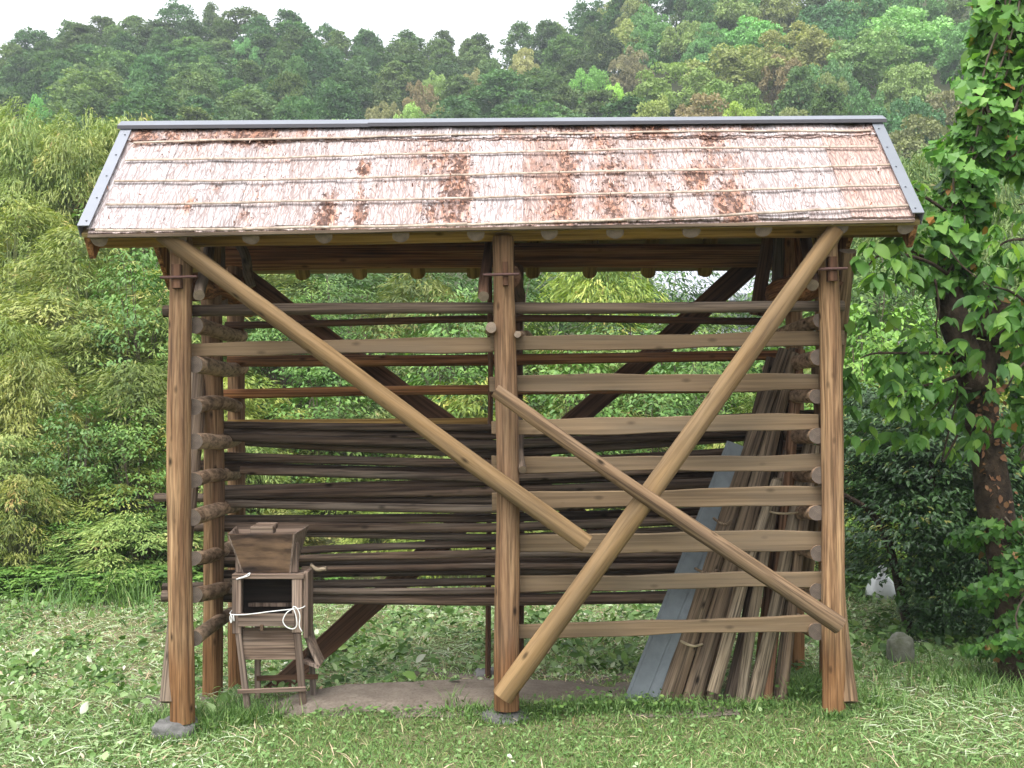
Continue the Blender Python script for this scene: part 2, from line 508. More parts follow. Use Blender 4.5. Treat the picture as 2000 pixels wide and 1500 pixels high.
_ivv = [(x, w, 0.05 * abs(w)) for x, w in _iv] + [(x, -w, 0.05 * abs(w)) for x, w in _iv[1:-1]] + [(0.3, 0, 0.0), (0.65, 0, -0.04)]
T_IVY = (np.array(_ivv), [(0, 14, 3, 2, 1), (14, 5, 4, 3), (14, 15, 6, 5), (15, 7, 6), (0, 8, 9, 10, 14), (14, 10, 11, 12), (14, 12, 13, 15), (15, 13, 7)])

def nrm(a):
    return a / np.maximum(np.linalg.norm(a, axis=1, keepdims=True), 1e-6)

def leaf_arrays(P, D, N, L, Wd, T):
    tv, tf = T
    D = nrm(D)
    S = nrm(np.cross(N, D))
    N = np.cross(D, S)
    L = np.asarray(L)[:, None, None]; Wd = np.asarray(Wd)[:, None, None]
    V = P[:, None, :] + D[:, None, :] * (tv[None, :, 0:1] * L) + S[:, None, :] * (tv[None, :, 1:2] * Wd) + N[:, None, :] * (tv[None, :, 2:3] * L)
    n, k = len(P), len(tv)
    V = V.reshape(-1, 3)
    base = (np.arange(n) * k)[:, None]
    fl = np.concatenate([np.array(f) for f in tf])
    loops = (base + fl[None, :]).ravel()
    sizes = np.tile(np.array([len(f) for f in tf]), n)
    return V, loops, sizes, k

class Leaves:
    def __init__(s): s.V, s.Lo, s.S, s.T, s.off = [], [], [], [], 0
    def add(s, P, D, N, L, Wd, tint, T):
        P, D, N = (np.asarray(q, dtype=float).reshape(-1, 3) for q in (P, D, N))
        n = len(P)
        if n == 0: return
        L = np.broadcast_to(L, (n,)); Wd = np.broadcast_to(Wd, (n,)); tint = np.broadcast_to(tint, (n,))
        V, lo, sz, k = leaf_arrays(P, D, N, L, Wd, T)
        s.V.append(V); s.Lo.append(lo + s.off); s.S.append(sz); s.T.append(np.repeat(tint, k)); s.off += len(V)
    def build(s, name, mat, smooth=False):
        return npmesh(name, np.concatenate(s.V), np.concatenate(s.Lo), np.concatenate(s.S), mat, np.concatenate(s.T), smooth=smooth)

def rnd_dirs(n, rng):
    return nrm(rng.normal(size=(n, 3)))

# ------------------------------------------------------------------ terrain
CREST = [(-400, 160), (-150, 130), (0, 108), (60, 70), (110, 46), (200, 32), (350, 22), (500, 32), (600, 26), (650, 60), (850, 62), (1000, 56), (1040, 46), (1100, 36), (1180, 0), (1240, -40), (1300, -90), (1500, -130), (1800, -190), (2100, -220), (2500, -220)]
HT = 10.0                                             # height of a hill tree
def crest(px):
    return float(np.interp(px, [c[0] for c in CREST], [c[1] for c in CREST]))
PY0, YB0, YB1 = 350.0, 48.0, 138.0
def hill_top_py(px, Y):
    t = (Y - YB0) / (YB1 - YB0)
    return PY0 + (crest(px) - PY0) * t
def hill_Y(px, py):
    return YB0 + (YB1 - YB0) * (PY0 - py) / (PY0 - crest(px))
def hill_z(X, Y):
    px = HX + X / Y * F
    if Y <= YB1:
        return CAMZ + (HY - hill_top_py(px, Y)) / F * Y - HT
    return CAMZ + (HY - crest(px)) / F * YB1 - HT - (Y - YB1) * 0.3
def smooth(a, b, x):
    t = min(1, max(0, (x - a) / (b - a)))
    return t * t * (3 - 2 * t)
def near_z(X, Y):
    from mathutils import noise as mn
    z = 0.035 * mn.noise((X * 0.5, Y * 0.5, 0.3)) + 0.015 * mn.noise((X * 2.1, Y * 2.1, 4.0))
    u = X / max(Y, 1)
    left = smooth(0.05, -0.25, u)
    z += (0.17 + 0.24 * left) * max(0, min(Y, 20.5) - 12.3)
    z -= 0.11 * smooth(-0.9, -1.9, X) * smooth(8.2, 7.0, Y)
    z -= 0.03 * smooth(7.2, 6.6, Y)
    z -= 0.19 * smooth(-0.5, -1.3, X) * smooth(7.65, 8.15, Y) * (1 - smooth(9.5, 12, Y))      # the field lies lower behind that corner
    return z
def ground_z(X, Y):
    if Y < 28: return near_z(X, Y)
    if Y > 50: return hill_z(X, Y)
    w = smooth(28, 50, Y)
    return near_z(X, Y) * (1 - w) + hill_z(X, max(Y, 40)) * w

def make_ground():
    ys = list(np.arange(-3, 4, 0.5)) + list(np.arange(4, 14, 0.12)) + list(np.arange(14, 30, 0.8)) + list(np.arange(30, 150, 3.0)) + [152, 160, 175, 190]
    us = np.linspace(-1, 1, 141)
    V, T = [], []
    for y in ys:
        half = max(6.0, abs(y) * 0.62 + 2)
        for u in us:
            x = u * half
            V.append((x, y, ground_z(x, max(y, 0.5))))
    nu = len(us)
    Fc = [(i * nu + k, i * nu + k + 1, (i + 1) * nu + k + 1, (i + 1) * nu + k) for i in range(len(ys) - 1) for k in range(nu - 1)]
    t = NT('ground_turf')
    tc = t.new("ShaderNodeTexCoord")
    o = tc.outputs['Object']
    n1 = t.noise(o, 1.1, 5, 0.6)
    n2 = t.noise(o, 9.0, 6, 0.7)
    n3 = t.noise(o, 60.0, 4, 0.7)
    c = t.mix(t.ramp(n2, [(0.35, 0.0), (0.65, 1.0)]), (0.1, 0.13, 0.045), (0.2, 0.2, 0.1))
    c = t.mix(t.ramp(n1, [(0.5, 0.0), (0.68, 0.7)]), c, (0.27, 0.22, 0.14))
    c = t.mix(1.0, c, t.ramp(n3, [(0.3, 0.45), (0.6, 1.0)]), 'MULTIPLY')
    sy = t.new('ShaderNodeSeparateXYZ'); t.L(o, sy.inputs[0])                # leaf mould under the thicket and the woods
    wood_ = t.ramp(t.math('MULTIPLY', t.math('ADD', sy.outputs[1], t.math('MULTIPLY', n1, 1.2)), 0.05), [(0.645, 0.0), (0.72, 1.0)])
    c = t.mix(wood_, c, t.mix(n2, (0.03, 0.035, 0.015), (0.06, 0.07, 0.03)))
    t.color(c)
    t.bsdf.inputs['Roughness'].default_value = 0.95
    t.bsdf.inputs['Specular IOR Level'].default_value = 0.1
    t.bump(n3, 0.6, 0.03)
    o = link('ground', mesh('ground', V, Fc, t.m, smooth=True))
    tag(o, 'mown grassy ground running back to the wooded hill', 'ground', kind='structure')
    return min(v[2] for v in V)
GROUND_MIN = make_ground()

def in_dirt(x, y):
    """bare trodden earth under the shed: 0..1"""
    cx, cy = -0.42, 7.5
    dx, dy = (x - cx) / 1.2, (y - cy - 0.15 * (x - cx)) / 0.33
    d = dx * dx + dy * dy
    return max(0.0, 1.0 - d)

def make_dirt():
    t = NT('bare_earth')
    tc = t.new("ShaderNodeTexCoord"); o = tc.outputs['Object']
    n = t.noise(o, 7.0, 7, 0.7); n2 = t.noise(o, 70.0, 4, 0.7)
    c = t.ramp(n, [(0.3, (0.12, 0.096, 0.076)), (0.55, (0.19, 0.158, 0.127)), (0.75, (0.25, 0.21, 0.17))])
    c = t.mix(1.0, c, t.ramp(n2, [(0.3, 0.6), (0.55, 1.0)]), 'MULTIPLY')
    t.color(c); t.bsdf.inputs['Roughness'].default_value = 0.95
    t.bsdf.inputs['Specular IOR Level'].default_value = 0.15
    t.bump(t.math('ADD', n, t.math('MULTIPLY', n2, 0.4)), 0.7, 0.03)
    from mathutils import noise as mn
    V, Fc = [], []
    nx, ny = 90, 40
    for j in range(ny + 1):
        for i in range(nx + 1):
            x, y = -2.3 + 3.6 * i / nx, 7.0 + 1.3 * j / ny
            m = in_dirt(x, y) + 0.22 * mn.noise((x * 3, y * 5, 0))
            z = near_z(x, y) + (-0.02 if m < 0.0 else 0.0) + 0.05 * smooth(0.0, 0.5, m) + 0.008 * mn.noise((x * 6, y * 6, 2)) + 0.004
            V.append((x, y, z - 0.03 * smooth(0.05, -0.2, m)))
    for j in range(ny):
        for i in range(nx):
            Fc.append((j * (nx + 1) + i, j * (nx + 1) + i + 1, (j + 1) * (nx + 1) + i + 1, (j + 1) * (nx + 1) + i))
    o = link('dirt', mesh('dirt', V, Fc, t.m, smooth=True))
    tag(o, 'low ridge of bare trodden earth under the shed', 'dirt', kind='structure')
make_dirt()

# ------------------------------------------------------------------ the pole shed
YF, YM, YBK = 7.06, 7.76, 8.25                        # front posts, ridge posts, rear posts
shed = tag(empty('pole_shed', (0, 7.6, 0)), 'open timber shed of peeled logs with a pale bark roof', 'shed')
def gz(p): return ground_z(p[0], p[1])

# posts
def post(px_t, py_t, px_b, py_b, Y, w_t, w_b, mat='post', bump=0.045):
    p0, p1 = at(px_b, py_b, Y), at(px_t, py_t, Y)
    return log('post', p0, p1, w_b / 2 / F * Y, w_t / 2 / F * Y, M[mat], shed, bend=0.012, bump=bump, sides=20, rings=40)
post(354, 462, 355, 1410, YF, 42, 50)
post(984, 462, 991, 1386, YF, 42, 50)
post(1616, 462, 1628, 1390, YF, 40, 45)
post(410, 300, 416, 1390, YM, 38, 40)
post(430, 470, 462, 1352, YBK, 30, 34) if False else post(458, 480, 462, 1400, YBK, 33, 33)
post(1008, 480, 1008, 1345, YBK, 30, 30, 'backdark')
post(1550, 470, 1554, 1345, YBK, 34, 38)
log('post', at(1621, 1360, YM), at(1604, 330, YM), 0.062, 0.055, M['post'], shed)
log('post', at(994, 1350, 7.9), at(992, 480, 7.72), 0.05, 0.045, M['backdark'], shed)
log('post', at(952, 1345, 8.05), at(956, 470, 8.0), 0.018, 0.017, M['backdark'], shed)
log('post', at(435, 600, 7.95), at(428, 440, 7.95), 0.032, 0.03, M['rail'], shed)

# wooden wedges and iron pins through the post heads, tie beams behind them
for px, py0, py1, w, ipx0, ipx1, ipy in ((346, 517, 563, 18, 313, 385, 541), (986, 512, 558, 11, 944, 1014, 536), (1625, 502, 549, 19, 1592, 1655, 525)):
    Yw = YF - 0.085
    a, b_ = at(px, py0, Yw), at(px + 1, py1, Yw)
    board('tenon', b_, a, w / F * Yw, 0.055, M['backdark'], shed, wave=0.002, up=(1, 0, 0))
    log('iron_pin', at(ipx0, ipy + 1, Yw - 0.035), at(ipx1, ipy - 1, Yw - 0.035), 0.009, 0.008, M['iron'], shed, emat=M['iron'], bump=0.01, bend=0.001, sides=8)
log('tie_beam', (-1.90, 7.1, 2.47), (-1.83, 8.5, 2.5), 0.088, 0.1, M['back'], shed, emat=M['backdark'], bend=0.05, bump=0.07)
log('tie_beam', (-0.035, 7.12, 2.51), (0.0, 8.5, 2.5), 0.08, 0.085, M['backdark'], shed, emat=M['backdark'], bend=0.02)
log('tie_beam', (1.83, 7.12, 2.52), (1.78, 8.5, 2.48), 0.085, 0.11, M['back'], shed, emat=M['backdark'], bend=0.04, bump=0.07)

# slanting inner struts beside each post
for px0, py0, px1, py1, r, mt in ((389, 576, 411, 455, 0.034, 'rail'), (945, 578, 962, 455, 0.033, 'backdark'), (1586, 556, 1568, 440, 0.036, 'backdark')):
    log('strut', at(px0, py0, 6.98), at(px1, py1, 7.72), r, r, M[mt], shed)
log('strut', at(490, 560, 7.9), at(452, 455, 7.9), 0.035, 0.03, M['rail'], shed, bend=0.03)
log('strut', at(1476, 615, 8.1), at(1500, 455, 8.0), 0.045, 0.042, M['backdark'], shed)
for px0, px1 in ((1520, 1524), (1537, 1541), (1575, 1552)):
    log('strut', at(px0, 575, 8.02), at(px1, 440, 7.95), 0.04, 0.036, M['rail' if px0 == 1520 else 'back'], shed)

# long purlins
log('purlin', at(130, 462, 7.1) + Vector((0.14, 0, 0)), at(1810, 440, 7.1) + Vector((-0.1, 0, 0)), 0.072, 0.07, M['rafter'], shed, bend=0.01, bump=0.03)
log('purlin', at(436, 504, YBK), at(1572, 499, YBK), 0.084, 0.08, M['back'], shed, bend=0.008, bump=0.03, sides=20)
log('purlin', (-2.36, 7.68, 3.34), (2.24, 7.68, 3.36), 0.07, 0.07, M['rafter'], shed, bend=0.008)

# roof
YR, ZR, YE, ZE = 7.68, 3.53, 6.86, 2.79
YEB, ZEB = 8.74, 2.765
XL, XR = -2.41, 2.285
roof = boxes('roof', [], M['sheath'], shed, 0, loc=(0, YR, ZR)) if False else None
def slope_quad(x0, x1, y0, z0, y1, z1, t0, t1):
    """slab between two lines across the roof, from t0 to t1 below the roof plane"""
    d = Vector((0, y1 - y0, z1 - z0)).normalized()
    n = Vector((0, -d.z, d.y))
    if n.z < 0: n = -n
    a, b = Vector((0, y0, z0)), Vector((0, y1, z1))
    pts = []
    for off in (-t1, -t0):
        for (x, p) in ((x0, b), (x1, b), (x1, a), (x0, a)):
            q = p + n * off
            pts.append((x, q.y, q.z))
    return pts
roof = boxes('roof', [slope_quad(XL, XR, YR, ZR, YE, ZE, 0.028, 0.052), slope_quad(XL, XR, YR, ZR, YEB, ZEB, 0.02, 0.052)], M['sheath'], shed, 0, loc=(0, YR, ZR))
Dn = Vector((0, YE - YR, ZE - ZR)); SL = Dn.length; Dn.normalize()
Nn = Vector((0, Dn.z, -Dn.y)); Nn = Nn if Nn.z > 0 else -Nn
QF = Matrix((Vector((1, 0, 0)), -Dn, Nn)).transposed().to_quaternion()       # local x along, y up the slope, z outwards
def on_roof(px, py):
    """photo pixel to (X, distance down the slope) on the front slope"""
    d = Vector(((px - HX) / F, 1, (HY - py) / F))
    o = Vector((0, 0, CAMZ)); p0 = Vector((0, YR, ZR))
    k = (p0 - o).dot(Nn) / d.dot(Nn)
    q = o + d * k
    return q.x, (q - p0).dot(Dn)

# red, torn patches of the bark: photo centre, half sizes, strength
RUST = [(285, 262, 22, 14, 1.0), (340, 262, 30, 12, 0.8), (400, 262, 40, 12, .65), (480, 262, 45, 14, 1.0), (520, 264, 25, 14, .9), (600, 258, 40, 10, .5), (635, 420, 26, 28, 1.0), (702, 415, 18, 30, .9), (710, 325, 14, 14, 1.0),
        (700, 380, 14, 16, .5), (860, 315, 40, 30, .6), (895, 325, 26, 22, 1.0), (890, 370, 40, 28, .9), (905, 385, 22, 30, .9), (840, 415, 22, 22, .8), (885, 415, 40, 30, .75), (830, 300, 40, 30, .45),
        (1080, 300, 46, 30, .45), (1070, 350, 55, 40, .5), (1075, 410, 48, 40, .45), (1110, 330, 24, 26, .85), (1105, 375, 26, 26, .9), (1100, 415, 34, 24, .75), (1175, 290, 40, 24, .6), (1200, 330, 40, 22, .65), (1195, 375, 40, 24, .65),
        (1200, 410, 34, 20, .7), (1000, 255, 40, 12, .7), (1120, 256, 100, 10, .7), (1260, 258, 40, 12, .95), (1340, 256, 60, 10, .5), (1290, 262, 26, 12, .8), (1390, 275, 30, 16, .85), (1270, 320, 24, 40, .5),
        (1360, 355, 26, 22, 1.0), (1312, 400, 14, 30, .75), (1345, 300, 40, 24, .35), (1430, 405, 36, 30, 1.0), (1400, 330, 50, 24, .5), (1260, 410, 20, 30, .5), (1450, 256, 50, 10, .6), (1690, 262, 40, 14, .55), (560, 300, 60, 20, .18), (430, 285, 60, 16, .22),
        (655, 270, 30, 10, .4), (370, 390, 14, 10, .6), (480, 410, 12, 12, .7), (425, 360, 14, 10, .55), (505, 370, 12, 26, .4), (780, 285, 40, 20, .2), (760, 330, 50, 60, .18), (560, 350, 40, 80, .14)]
RUSTXY = []
for px, py, rx, ry, s in RUST:
    a = on_roof(px - rx, py); b = on_roof(px + rx, py); c_ = on_roof(px, py - ry); d_ = on_roof(px, py + ry)
    RUSTXY.append(((a[0] + b[0]) / 2, (c_[1] + d_[1]) / 2, (b[0] - a[0]) / 2 * 0.85, abs(d_[1] - c_[1]) / 2 * 1.3, s))

def bark_material():
    t = NT('cypress_bark_sheet')
    v, oi = objvec(t, 5.0)
    at_ = t.new("ShaderNodeAttribute", attribute_name='tint')
    tw = t.new("ShaderNodeAttribute", attribute_name='tone')
    wob = t.noise(v, 5.0, 4, 0.6)
    wv = t.new("ShaderNodeCombineXYZ")
    t.L(t.math('MULTIPLY', t.math('SUBTRACT', wob, 0.5), 0.05), wv.inputs[0])
    ad = t.new("ShaderNodeVectorMath", operation='ADD'); t.L(v, ad.inputs[0]); t.L(wv.outputs[0], ad.inputs[1])
    vv = ad.outputs[0]
    vo = t.new("ShaderNodeTexVoronoi", feature='DISTANCE_TO_EDGE'); vo.inputs['Scale'].default_value = 1.0
    vo.inputs['Randomness'].default_value = 1.0
    t.L(t.mapping(vv, (62, 7, 9)), vo.inputs['Vector'])
    crack = t.ramp(vo.outputs['Distance'], [(0.0, 0.0), (0.1, 1.0)])
    vo2 = t.new("ShaderNodeTexVoronoi", feature='DISTANCE_TO_EDGE'); vo2.inputs['Scale'].default_value = 1.0
    t.L(t.mapping(vv, (30, 2.6, 9), (3, 1, 0)), vo2.inputs['Vector'])
    crack2 = t.ramp(vo2.outputs['Distance'], [(0.0, 0.0), (0.055, 1.0)])
    vc = t.new("ShaderNodeTexVoronoi"); vc.inputs['Scale'].default_value = 1.0
    t.L(t.mapping(vv, (62, 7, 9)), vc.inputs['Vector'])
    n = t.noise(t.mapping(vv, (40, 7, 9)), 1.0, 5, 0.65)
    n2 = t.noise(v, 2.6, 5, 0.6)
    pale = t.mix(t.ramp(n, [(0.3, 0.0), (0.62, 1.0)]), (0.385, 0.345, 0.342), (0.54, 0.508, 0.515))
    sepv = t.new("ShaderNodeSeparateColor"); t.L(vc.outputs['Color'], sepv.inputs[0])
    pale = t.mix(1.0, pale, t.ramp(sepv.outputs[0], [(0.0, 0.88), (0.6, 1.0)]), 'MULTIPLY')
    pale = t.mix(t.ramp(n2, [(0.48, 0.0), (0.78, 0.3)]), pale, (0.5, 0.36, 0.3))
    n5 = t.noise(t.mapping(v, (5, 0.9, 1), (2, 2, 2)), 1.0, 5, 0.65)
    pale = t.mix(t.ramp(n5, [(0.5, 0.0), (0.74, 0.45)]), pale, (0.33, 0.25, 0.225))
    tint_ = t.math('ADD', 0.86, t.math('MULTIPLY', oi.outputs['Random'], 0.2))
    pale = t.mix(1.0, pale, tint_, 'MULTIPLY')
    red = t.mix(t.ramp(n, [(0.35, 0.0), (0.65, 1.0)]), (0.19, 0.08, 0.05), (0.55, 0.3, 0.2))
    torn = t.noise(t.mapping(vv, (34, 16, 9), (7, 7, 0)), 1.0, 5, 0.7)
    torn2 = t.noise(t.mapping(vv, (13, 5, 9), (1, 4, 0)), 1.0, 5, 0.7)
    fac = t.math('ADD', at_.outputs['Fac'], t.math('ADD', t.math('MULTIPLY', t.math('SUBTRACT', torn, 0.5), 1.7), t.math('MULTIPLY', t.math('SUBTRACT', torn2, 0.5), 1.9)))
    f = t.ramp(fac, [(0.3, 0.0), (0.86, 0.95)])
    c = t.mix(tw.outputs['Fac'], pale, (0.4, 0.22, 0.15))
    c = t.mix(f, c, red)
    hole = t.noise(t.mapping(vv, (46, 26, 9), (2, 9, 0)), 1.0, 4, 0.6)
    hf = t.ramp(t.math('ADD', t.math('MULTIPLY', at_.outputs['Fac'], 0.22), hole), [(0.66, 0.0), (0.72, 0.9)])
    c = t.mix(hf, c, (0.06, 0.03, 0.022))
    cr = t.math('MULTIPLY', crack, crack2)
    c = t.mix(t.math('MULTIPLY', t.math('SUBTRACT', 1.0, cr), 0.68), c, (0.15, 0.1, 0.088))
    t.color(c)
    t.bsdf.inputs['Roughness'].default_value = 0.85
    t.bsdf.inputs['Specular IOR Level'].default_value = 0.2
    h = t.math('ADD', t.math('MULTIPLY', cr, 0.7), t.math('MULTIPLY', n, 0.5))
    h = t.math('SUBTRACT', h, t.math('MULTIPLY', f, t.math('MULTIPLY', torn, 1.2)))
    h = t.math('SUBTRACT', h, hf)
    t.bump(h, 0.55, 0.008)
    return t.m
M['roofbark'] = bark_material()

def bark_sheet(x0, x1, s0, s1, lift, seed, tone=0.0, jag=0.008, parent=None):
    """a strip of bark lying on the front slope between x0..x1, s0..s1 (down-slope metres)"""
    from mathutils import noise as mn
    nx, ny = max(4, int((x1 - x0) / 0.018)), max(6, int((s1 - s0) / 0.02))
    rg = random.Random(seed)
    curl = rg.uniform(0.002, 0.007)
    cx, cs = (x0 + x1) / 2, (s0 + s1) / 2
    V, Fc, rust = [], [], []
    for j in range(ny + 1):
        for i in range(nx + 1):
            u, w = i / nx, j / ny
            x, s = x0 + (x1 - x0) * u, s0 + (s1 - s0) * w
            r = 0.0
            for (a, b, rx, rs, st) in RUSTXY:
                d = ((x - a) / rx) ** 2 + ((s - b) / rs) ** 2
                if d < 6: r = max(r, st * math.exp(-0.5 * d) * 1.05)
            r = max(0.0, r)
            xe = x + (0.004 * mn.noise((s * 9, seed, 0)) if i in (0, nx) else 0)
            se = s + (jag * mn.noise((x * 26, seed, 5)) + jag * 0.7 * mn.noise((x * 70, seed, 9)) if j in (0, ny) else 0)
            z = lift + curl * (2 * u - 1) ** 2 + 0.004 * mn.noise((x * 6, s * 3, seed)) + 0.0022 * mn.noise((x * 55, s * 10, seed))
            z -= 0.004 * r * (0.5 + 0.5 * mn.noise((x * 40, s * 30, seed)))
            V.append((xe - cx, -(se - cs), z)); rust.append(r)
    nn = nx + 1
    for j in range(ny):
        for i in range(nx):
            Fc.append((j * nn + i, (j + 1) * nn + i, (j + 1) * nn + i + 1, j * nn + i + 1))
    # thickness: a skirt round the sheet
    ring = [i for i in range(nn)] + [j * nn + nx for j in range(1, ny + 1)] + [ny * nn + i for i in range(nx - 1, -1, -1)] + [j * nn for j in range(ny - 1, 0, -1)]
    b = len(V)
    for k in ring:
        V.append((V[k][0], V[k][1], V[k][2] - 0.011)); rust.append(rust[k])
    m = len(ring)
    for k in range(m):
        k2 = (k + 1) % m
        Fc.append((ring[k], ring[k2], b + k2, b + k))
    me = mesh('bark_sheet', V, Fc, M['roofbark'])
    for nm, val in (('tint', rust), ('tone', [tone] * len(V))):
        A = me.attributes.new(nm, 'FLOAT', 'POINT'); A.data.foreach_set('value', np.asarray(val, dtype=np.float32))
    p = Vector((0, YR, ZR)) + Vector((1, 0, 0)) * cx + Dn * cs
    o = link('bark_sheet', me, parent, p, QF)
    return o

# sheet seams along the eave and the ridge (photo pixels on the lower and the upper row)
seam_low = [200, 290, 372, 458, 545, 640, 722, 818, 918, 1018, 1122, 1222, 1310, 1392, 1480, 1570, 1660, 1778]
xs = [on_roof(p, 415)[0] for p in seam_low]
xs[0], xs[-1] = XL + 0.045, XR - 0.045
sTop0, sTop1 = 0.05, on_roof(1000, 270)[1]
tones = {8: 0.06, 9: 0.45, 10: 0.25, 4: 0.1, 5: 0.05, 6: 0.22, 7: 0.1, 15: 0.12, 16: 0.55, 3: 0.14, 1: .05, 11: .22, 12: 0.2, 13: .2, 14: 0.1}
for i in range(len(xs) - 1):
    bark_sheet(xs[i] - 0.012, xs[i + 1] + 0.012, sTop1 - 0.1, SL - 0.012, -0.006 if i % 2 else -0.001, i + 1, tones.get(i, 0.02), parent=roof)
    bark_sheet(xs[i] - 0.006, xs[i + 1] + 0.012, SL - 0.22, SL + 0.005, -0.018, i + 61, 0.35, 0.016, parent=roof)       # under-layer peeping out at the eave
xt = np.linspace(XL + 0.045, XR - 0.045, 17)
xt[1:-1] += RNG.uniform(-0.04, 0.04, 15)
for i in range(len(xt) - 1):
    bark_sheet(xt[i] - 0.012, xt[i + 1] + 0.012, sTop0, sTop1 + 0.012, 0.012 if i % 2 else 0.016, i + 31, 0.25 if i in (1, 2, 3, 14) else 0.04, 0.02, parent=roof)
    bark_sheet(xt[i] - 0.012, xt[i + 1] + 0.012, sTop1 - 0.1, sTop1 + 0.022, 0.004, i + 91, 0.5, 0.022, parent=roof)
# loose curled flakes standing up from the torn places
def flakes():
    P, D, N, L, Wd, T = [], [], [], [], [], []
    rg = random.Random(3)
    L_ = Leaves()
    for (a, b, rx, rs, st) in RUSTXY:
        for _ in range(int(20 * st * rx * rs / 0.02) + 3):
            x, s = a + rg.gauss(0, 0.75) * rx, b + rg.gauss(0, 0.7) * rs
            if not (XL + .06 < x < XR - .06 and 0.03 < s < SL): continue
            P.append(Vector((x, YR, ZR)) + Dn * s + Nn * 0.012)
            d = Dn * rg.uniform(-1, 1) + Nn * rg.uniform(0.1, 0.8) + Vector((rg.uniform(-.5, .5), 0, 0))
            D.append(d); N.append(Nn + Vector((rg.uniform(-.6, .6), rg.uniform(-.4, .4), 0)))
            L.append(rg.uniform(0.01, 0.03)); Wd.append(rg.uniform(0.003, 0.008)); T.append(rg.random())
    for _ in range(260):                              # a few grey lichen flakes everywhere
        x, s = rg.uniform(XL + .06, XR - .06), rg.uniform(0.05, SL)
        P.append(Vector((x, YR, ZR)) + Dn * s + Nn * 0.012)
        D.append(Dn * rg.uniform(-1, 1) + Nn * 0.4 + Vector((rg.uniform(-.5, .5), 0, 0))); N.append(Nn)
        L.append(rg.uniform(0.01, 0.03)); Wd.append(rg.uniform(0.004, 0.01)); T.append(rg.random())
    L_.add([tuple(p) for p in P], [tuple(p) for p in D], [tuple(p) for p in N], L, Wd, T, T_QUAD)
    m = leafmat('torn_bark_flake', [(0.0, (0.1, 0.045, 0.03)), (0.5, (0.3, 0.14, 0.085)), (0.8, (0.46, 0.3, 0.23)), (1.0, (0.6, 0.5, 0.46))], 0.9, 0.0, 0.1)
    me = L_.build('loose_bark', m)
    o = link('loose_bark', me, roof)
    o.location = -wloc(roof)
    o["kind"] = "stuff"
flakes()

# bamboo strips pinning the bark down
ROWS = [([(262, 277), (640, 270), (1000, 266), (1400, 264), (1700, 265)], 0.0095), ([(245, 311), (700, 305), (1100, 300), (1500, 296), (1712, 298)], 0.0095), ([(224, 350), (700, 349), (1000, 343), (1400, 340), (1738, 335)], 0.0095), ([(208, 394), (500, 393), (900, 390), (1300, 384), (1758, 376)], 0.0095), ([(188, 441), (500, 445), (800, 443), (1100, 440), (1400, 433), (1786, 418)], 0.011)]
def batten_rows():
    rg = random.Random(5)
    for k, (pts, r) in enumerate(ROWS):
        P = [on_roof(px, py) for px, py in pts]
        X = [p[0] for p in P]; S = [p[1] for p in P]
        xa, xb = max(X[0], XL + 0.05), min(X[-1], XR - 0.05)
        cuts = [xa] + sorted(rg.uniform(xa + 0.4 + j * 1.15, xa + 0.9 + j * 1.15) for j in range(3)) + [xb]
        for j in range(len(cuts) - 1):
            a, b = cuts[j] - 0.06 * (j > 0), cuts[j + 1] + 0.06 * (j < len(cuts) - 2)
            n = max(4, int((b - a) / 0.14))
            pts3 = []
            off = 0.008 * (j % 2) * (1 if k != 4 else 0)
            for q in range(n + 1):
                x = a + (b - a) * q / n
                s = float(np.interp(x, X, S)) + 0.004 * math.sin(x * 4 + k) + rg.uniform(-0.003, 0.003) + off
                pts3.append(Vector((x, YR, ZR)) + Dn * s + Nn * (0.017 + 0.004 * (j % 2)))
            node = [rg.uniform(0, 1) for _ in range(6)]
            o = tube('bamboo_batten', pts3, lambda t, nd=node, r=r: r * (1.0 + 0.22 * (math.sin(t * 23 + nd[0] * 6) > 0.985)), M['bamboo'], roof, sides=8, sub=4)
            # strips are split bamboo: flattened onto the roof
            for vtx in o.data.vertices:
                q = vtx.co.dot(Nn); vtx.co -= Nn * (q * 0.45)
batten_rows()

# metal ridge cap in two lengths, verge flashings, verge boards
def ridge_piece(x0, x1, lift):
    g = lift
    prof = [(YR - 0.085, ZR - 0.026), (YR - 0.085, ZR - 0.004), (YR - 0.07, ZR + 0.004), (YR, ZR + 0.04), (YR + 0.09, ZR - 0.02), (YR + 0.09, ZR - 0.07), (YR + 0.086, ZR - 0.07), (YR + 0.086, ZR - 0.023), (YR, ZR + 0.035), (YR - 0.068, ZR + 0.0), (YR - 0.081, ZR - 0.008), (YR - 0.081, ZR - 0.026)]
    prof = [(y + (-g if y < YR - 0.05 else g if y > YR + 0.05 else 0), z) for y, z in prof]
    n = len(prof)
    V = [(x0, y, z + lift) for y, z in prof] + [(x1, y, z + lift) for y, z in prof]
    Fc = [(i, (i + 1) % n, n + (i + 1) % n, n + i) for i in range(n)] + [tuple(range(n - 1, -1, -1)), tuple(range(n, 2 * n))]
    fm = [1 if i == 0 else 0 for i in range(n)] + [0, 0]
    c = Vector((x0, YR, ZR))
    o = link('ridge_cap', mesh('ridge_cap', [Vector(v) - c for v in V], Fc, [M['steel'], M['steeldark']], fm), roof, c)
xj = on_roof(722, 242)[0]
ridge_piece(XL - 0.03, xj + 0.02, 0.0)
ridge_piece(xj, XR + 0.03, 0.0035)
